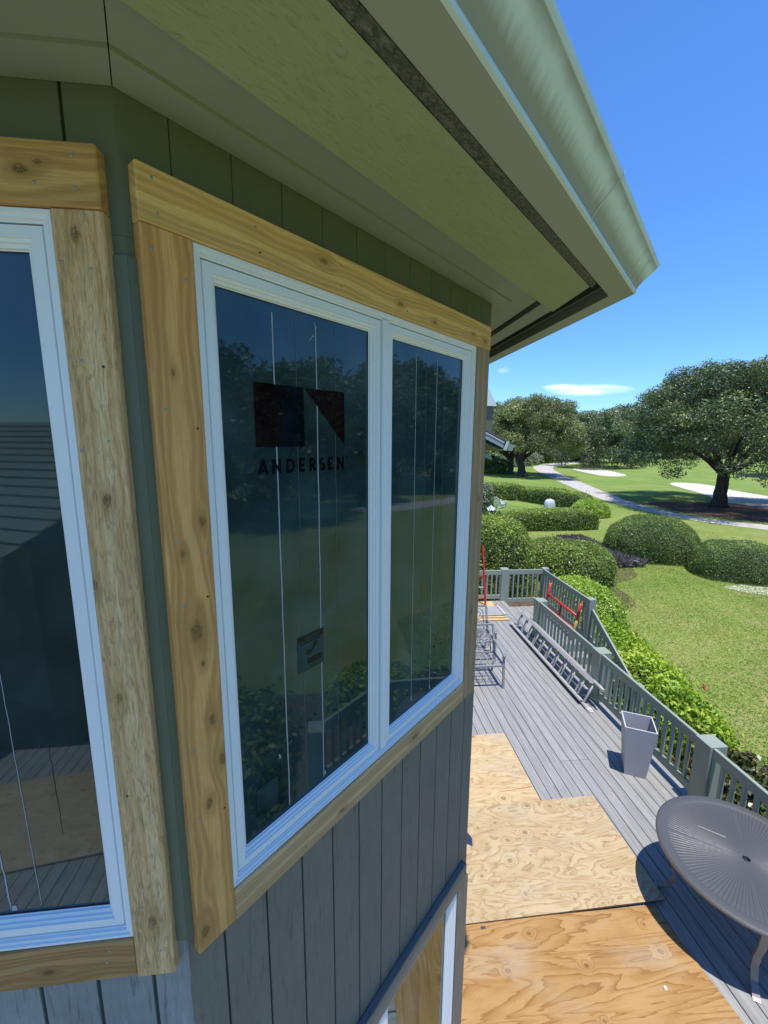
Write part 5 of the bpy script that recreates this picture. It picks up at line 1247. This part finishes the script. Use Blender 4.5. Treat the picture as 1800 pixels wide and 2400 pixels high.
spots = [(48, 118, 0.95), (52, 128, 1.05), (66, 140, 1.1), (92, 134, 1.0), (100, 122, 0.95), (110, 128, 1.05), (122, 118, 1.0), (38, 108, 0.95), (30, 102, 0.85), (44, 104, 0.8), (134, 110, 1.05), (146, 100, 1.0), (118, 92, 0.9), (24, 92, 0.9), (76, 150, 1.1), (54, 106, 0.85), (47, 100, 0.8), (62, 98, 0.8), (42, 112, 0.88), (104, 146, 1.1), (126, 138, 1.1), (150, 128, 1.1)]
for i, (x, y, k) in enumerate(spots):
    copy_tree(protos[i % 3], (x, y), 1.7 * i, k, 'grey green tree in the far wood along the horizon')
# trees over to the right, seen only mirrored in the panes
rt = [(29, -4.5, .95), (34, -11, 1.0), (45, 6.5, 1.05), (49, 13.5, 1.15), (37, 0.5, .98), (60, 24, 1.2), (30, -21, 1.0), (50, -2, 1.3), (56, 9, 1.4)]
for i, (x, y, k) in enumerate(rt):
    copy_tree(protos[(i + 1) % 3], (x, y), 2.3 * i, k * 0.72, 'tree across the lawn to the right, mirrored in the window panes')

# ------------------------------------------------------------------ garden furniture beyond the hedge
def adirondack(loc, rz, label):
    T = empty('garden_chair', (*loc, GZ), rz, label, 'chair', 'white slatted garden chairs'); M = WM[T.name]; m = MAT['white_plastic']
    for k in range(5):
        x = -0.24 + 0.12 * k; g = Geo(); g.bar((x, 0.12, 0.28), (x * 1.15, 0.48, 0.95 - 0.06 * abs(k - 2)), 0.10, 0.02, (0, 1, 0)); g.build('back_slat', m, T, M, True)
        g = Geo(); g.box((-0.27, -0.38 + 0.11 * k, 0.36 - 0.02 * k), (0.27, -0.29 + 0.11 * k, 0.38 - 0.02 * k)); g.build('seat_slat', m, T, M, True)
    for s in (-1, 1):
        g = Geo(); g.bar((0.29 * s, -0.36, 0), (0.29 * s, -0.36, 0.56), 0.035, 0.09); g.build('leg', m, T, M, True)
        g = Geo(); g.bar((0.27 * s, -0.36, 0.34), (0.27 * s, 0.55, 0.03), 0.03, 0.10); g.build('leg', m, T, M, True)
        g = Geo(); g.bar((0.33 * s, -0.46, 0.57), (0.30 * s, 0.34, 0.57), 0.13, 0.025); g.build('arm', m, T, M, True)
adirondack((12.9, 32.3), rad(115), 'white slatted garden chair inside the clipped hedges'); adirondack((10.55, 27.2), rad(20), 'white slatted garden chair behind the left end of the front hedge')
def grill():
    T = empty('covered_grill', (16.3, 30.9, GZ), 0.3, 'grill under a pale grey fitted cover inside the hedged garden', 'grill'); M = WM[T.name]
    V = []; F = []; lv = [(0.46, 0.30, 0.02), (0.45, 0.30, 0.40), (0.43, 0.28, 0.60), (0.36, 0.26, 0.74), (0.24, 0.20, 0.84), (0.10, 0.08, 0.87)]; n = 24; r = random.Random(3)
    for a, b, z in lv:
        for k in range(n):
            t = 2 * math.pi * k / n; w = 1 + (0.06 * math.sin(5 * t + z * 9) if z < 0.6 else 0.02 * math.sin(3 * t)); c, s = math.cos(t), math.sin(t); e = 0.55
            V.append((0.86 * a * w * math.copysign(abs(c) ** e, c), b * w * math.copysign(abs(s) ** e, s), z))
    for i in range(len(lv) - 1):
        for k in range(n): F.append((i * n + k, i * n + (k + 1) % n, (i + 1) * n + (k + 1) % n, (i + 1) * n + k))
    F.append(tuple(5 * n + k for k in range(n)))
    obj('cover', mesh_from('cover', V, F, [MAT['cover']], None, True), M, T)
    g = Geo(); g.tube(spiral((0, 0, 0.865), 0.05, 0.05, 0, 180, Vector((1, 0, 0)), Vector((0, 0, 1)), 8), 0.012, 6); g.build('handle', MAT['cover'], T, M, True)
grill()
# ------------------------------------------------------------------ the next roof along, just past the cedar trim
def next_house():
    T = empty('next_house', (3.5, 16.0, 0), 0, 'roof corner of the next house, grey fascia and gutter just past the cedar trim', 'house'); M = WM[T.name]
    Y0, Y1 = 14.0, 24.0
    def slab(name, x0, z0, x1, z1, t, ya, yb, mat):
        g = Geo(); V = [(x, y, z - d) for d in (t, 0) for x, y, z in ((x0, ya, z0), (x1, ya, z1), (x1, yb, z1), (x0, yb, z0))]; g.add(V, BOXF); return g.build(name, mat, T)
    rf = slab('roof', 2.6, 5.87, 5.74, 4.335, 0.05, Y0 - 0.02, Y1, MAT['shingle'])
    slab('fascia_board', 2.6, 5.79, 5.62, 4.31, 0.05, Y0 - 0.015, Y0 + 0.02, MAT['pot_rim']); slab('fascia_board', 2.6, 5.73, 5.60, 4.265, 0.17, Y0, Y0 + 0.03, flat('blue_grey_paint', (0.30, 0.35, 0.37), 0.5))
    slab('fascia_board', 2.6, 5.10, 5.30, 3.80, 0.12, Y0 + 0.25, Y0 + 0.29, MAT['rail']); slab('soffit', 2.6, 5.28, 5.58, 4.02, 0.03, Y0 + 0.031, Y1, MAT['siding_smooth_bounce'])
    g = Geo(); g.bar((5.64, Y0 - 0.02, 4.03), (5.74, Y0 - 0.02, 4.33), 0.09, 0.05, (0, 1, 0)); g.build('rake_end', MAT['pot_rim'], T)
    g = Geo(); pr = [(5.72, 4.28), (5.70, 4.06), (5.86, 4.00), (5.93, 4.03), (5.94, 4.10), (6.02, 4.14), (6.03, 4.19), (5.9, 4.22)]
    V = [(x, y, z) for y in (Y0 + 0.0, Y1) for x, z in pr]; n = len(pr); g.add(V, [tuple(range(n)), tuple(range(2 * n - 1, n - 1, -1))] + [(i, n + i, n + (i + 1) % n, (i + 1) % n) for i in range(n)]); g.build('gutter', MAT['rail'], T)
    g = Geo(); g.box((0.6, Y0 + 0.6, GZ), (4.75, Y1, 4.55)); g.build('wall', MAT['siding_smooth_bounce'], T)
    g = Geo(); g.box((3.2, 15.2, 4.6), (5.62, 17.2, 5.55)); g.build('chimney', MAT['siding_smooth_bounce'], T)
    g = Geo(); V = [(3.0, 15.1, 5.56), (5.72, 15.1, 5.56), (5.3, 15.1, 6.35), (3.4, 15.1, 6.35)]; V = V + [(x, 17.3, z) for x, y, z in V]; g.add(V, [(0, 1, 2, 3), (7, 6, 5, 4), (0, 4, 5, 1), (1, 5, 6, 2), (2, 6, 7, 3), (3, 7, 4, 0)]); g.build('chimney_cap', MAT['white_plastic'], T)
next_house()
# ------------------------------------------------------------------ low wing of the house behind the camera, mirrored in the near pane
def wing():
    T = empty('house_wing', (-6.5, -4.2, 0), 0, 'low wing of the house with a lapped roof, mirrored in the near left pane', 'house'); M = WM[T.name]
    for k in range(16):
        y0, z0 = -3.6 - 0.27 * k, 2.75 + 0.125 * k; g = Geo()
        V = [(-13, y0, z0), (-2.2, y0, z0), (-2.2, y0 - 0.30, z0 + 0.12), (-13, y0 - 0.30, z0 + 0.12)]; V = V + [(x, y, z + 0.022 if i < 2 else z + 0.004) for i, (x, y, z) in enumerate(V)]
        g.add(V, BOXF); g.build('roof_course', MAT['rail'], T)
    for k in range(18):
        g = Geo(); z = 0.02 + 0.15 * k; V = [(-13, -4.2, z), (-2.6, -4.2, z), (-2.6, -4.2, z + 0.15), (-13, -4.2, z + 0.15)]; V = [(x, y + (0.016 if i < 2 else 0.002), z) for i, (x, y, z) in enumerate(V)] + [(x, y - 0.02, z) for x, y, z in V]
        g.add(V, BOXF); g.build('siding_board', MAT['soffit'], T)
    g = Geo(); g.box((-13, -7.5, -1), (-2.62, -4.23, 2.7)); g.build('wall', MAT['siding_smooth_bounce'], T)
    g = Geo(); g.box((-13, -3.72, 2.58), (-2.2, -3.6, 2.745)); g.build('fascia_board', MAT['rail'], T)
wing(); WG = bpy.data.objects['house_wing']; WG.matrix_basis = Matrix.Translation((-8.3, -6.3, 0)) @ Matrix.Rotation(rad(22), 4, 'Z')
plywood('added plywood sheet behind the viewer, put there for its pale reflection in the near pane', [(-4.6, -3.2), (-2.6, -3.5), (-2.3, -2.2), (-4.3, -1.9)], 0.003, 21.0, (0.52, 0.41, 0.25), (0.40, 0.285, 0.145), (0.26, 0.165, 0.08), 0.5)  # unseen sheet, added to give the near pane a cream patch of reflection
bush('garden_shrub', (4.7, -0.8), (1.8, 1.5, 1.05), 0, 2.5, 7000, 0.14, HG, 'dense green shrub beside the deck to the right, mirrored low in the panes', 'shrub', seed=50, rough=0.2)
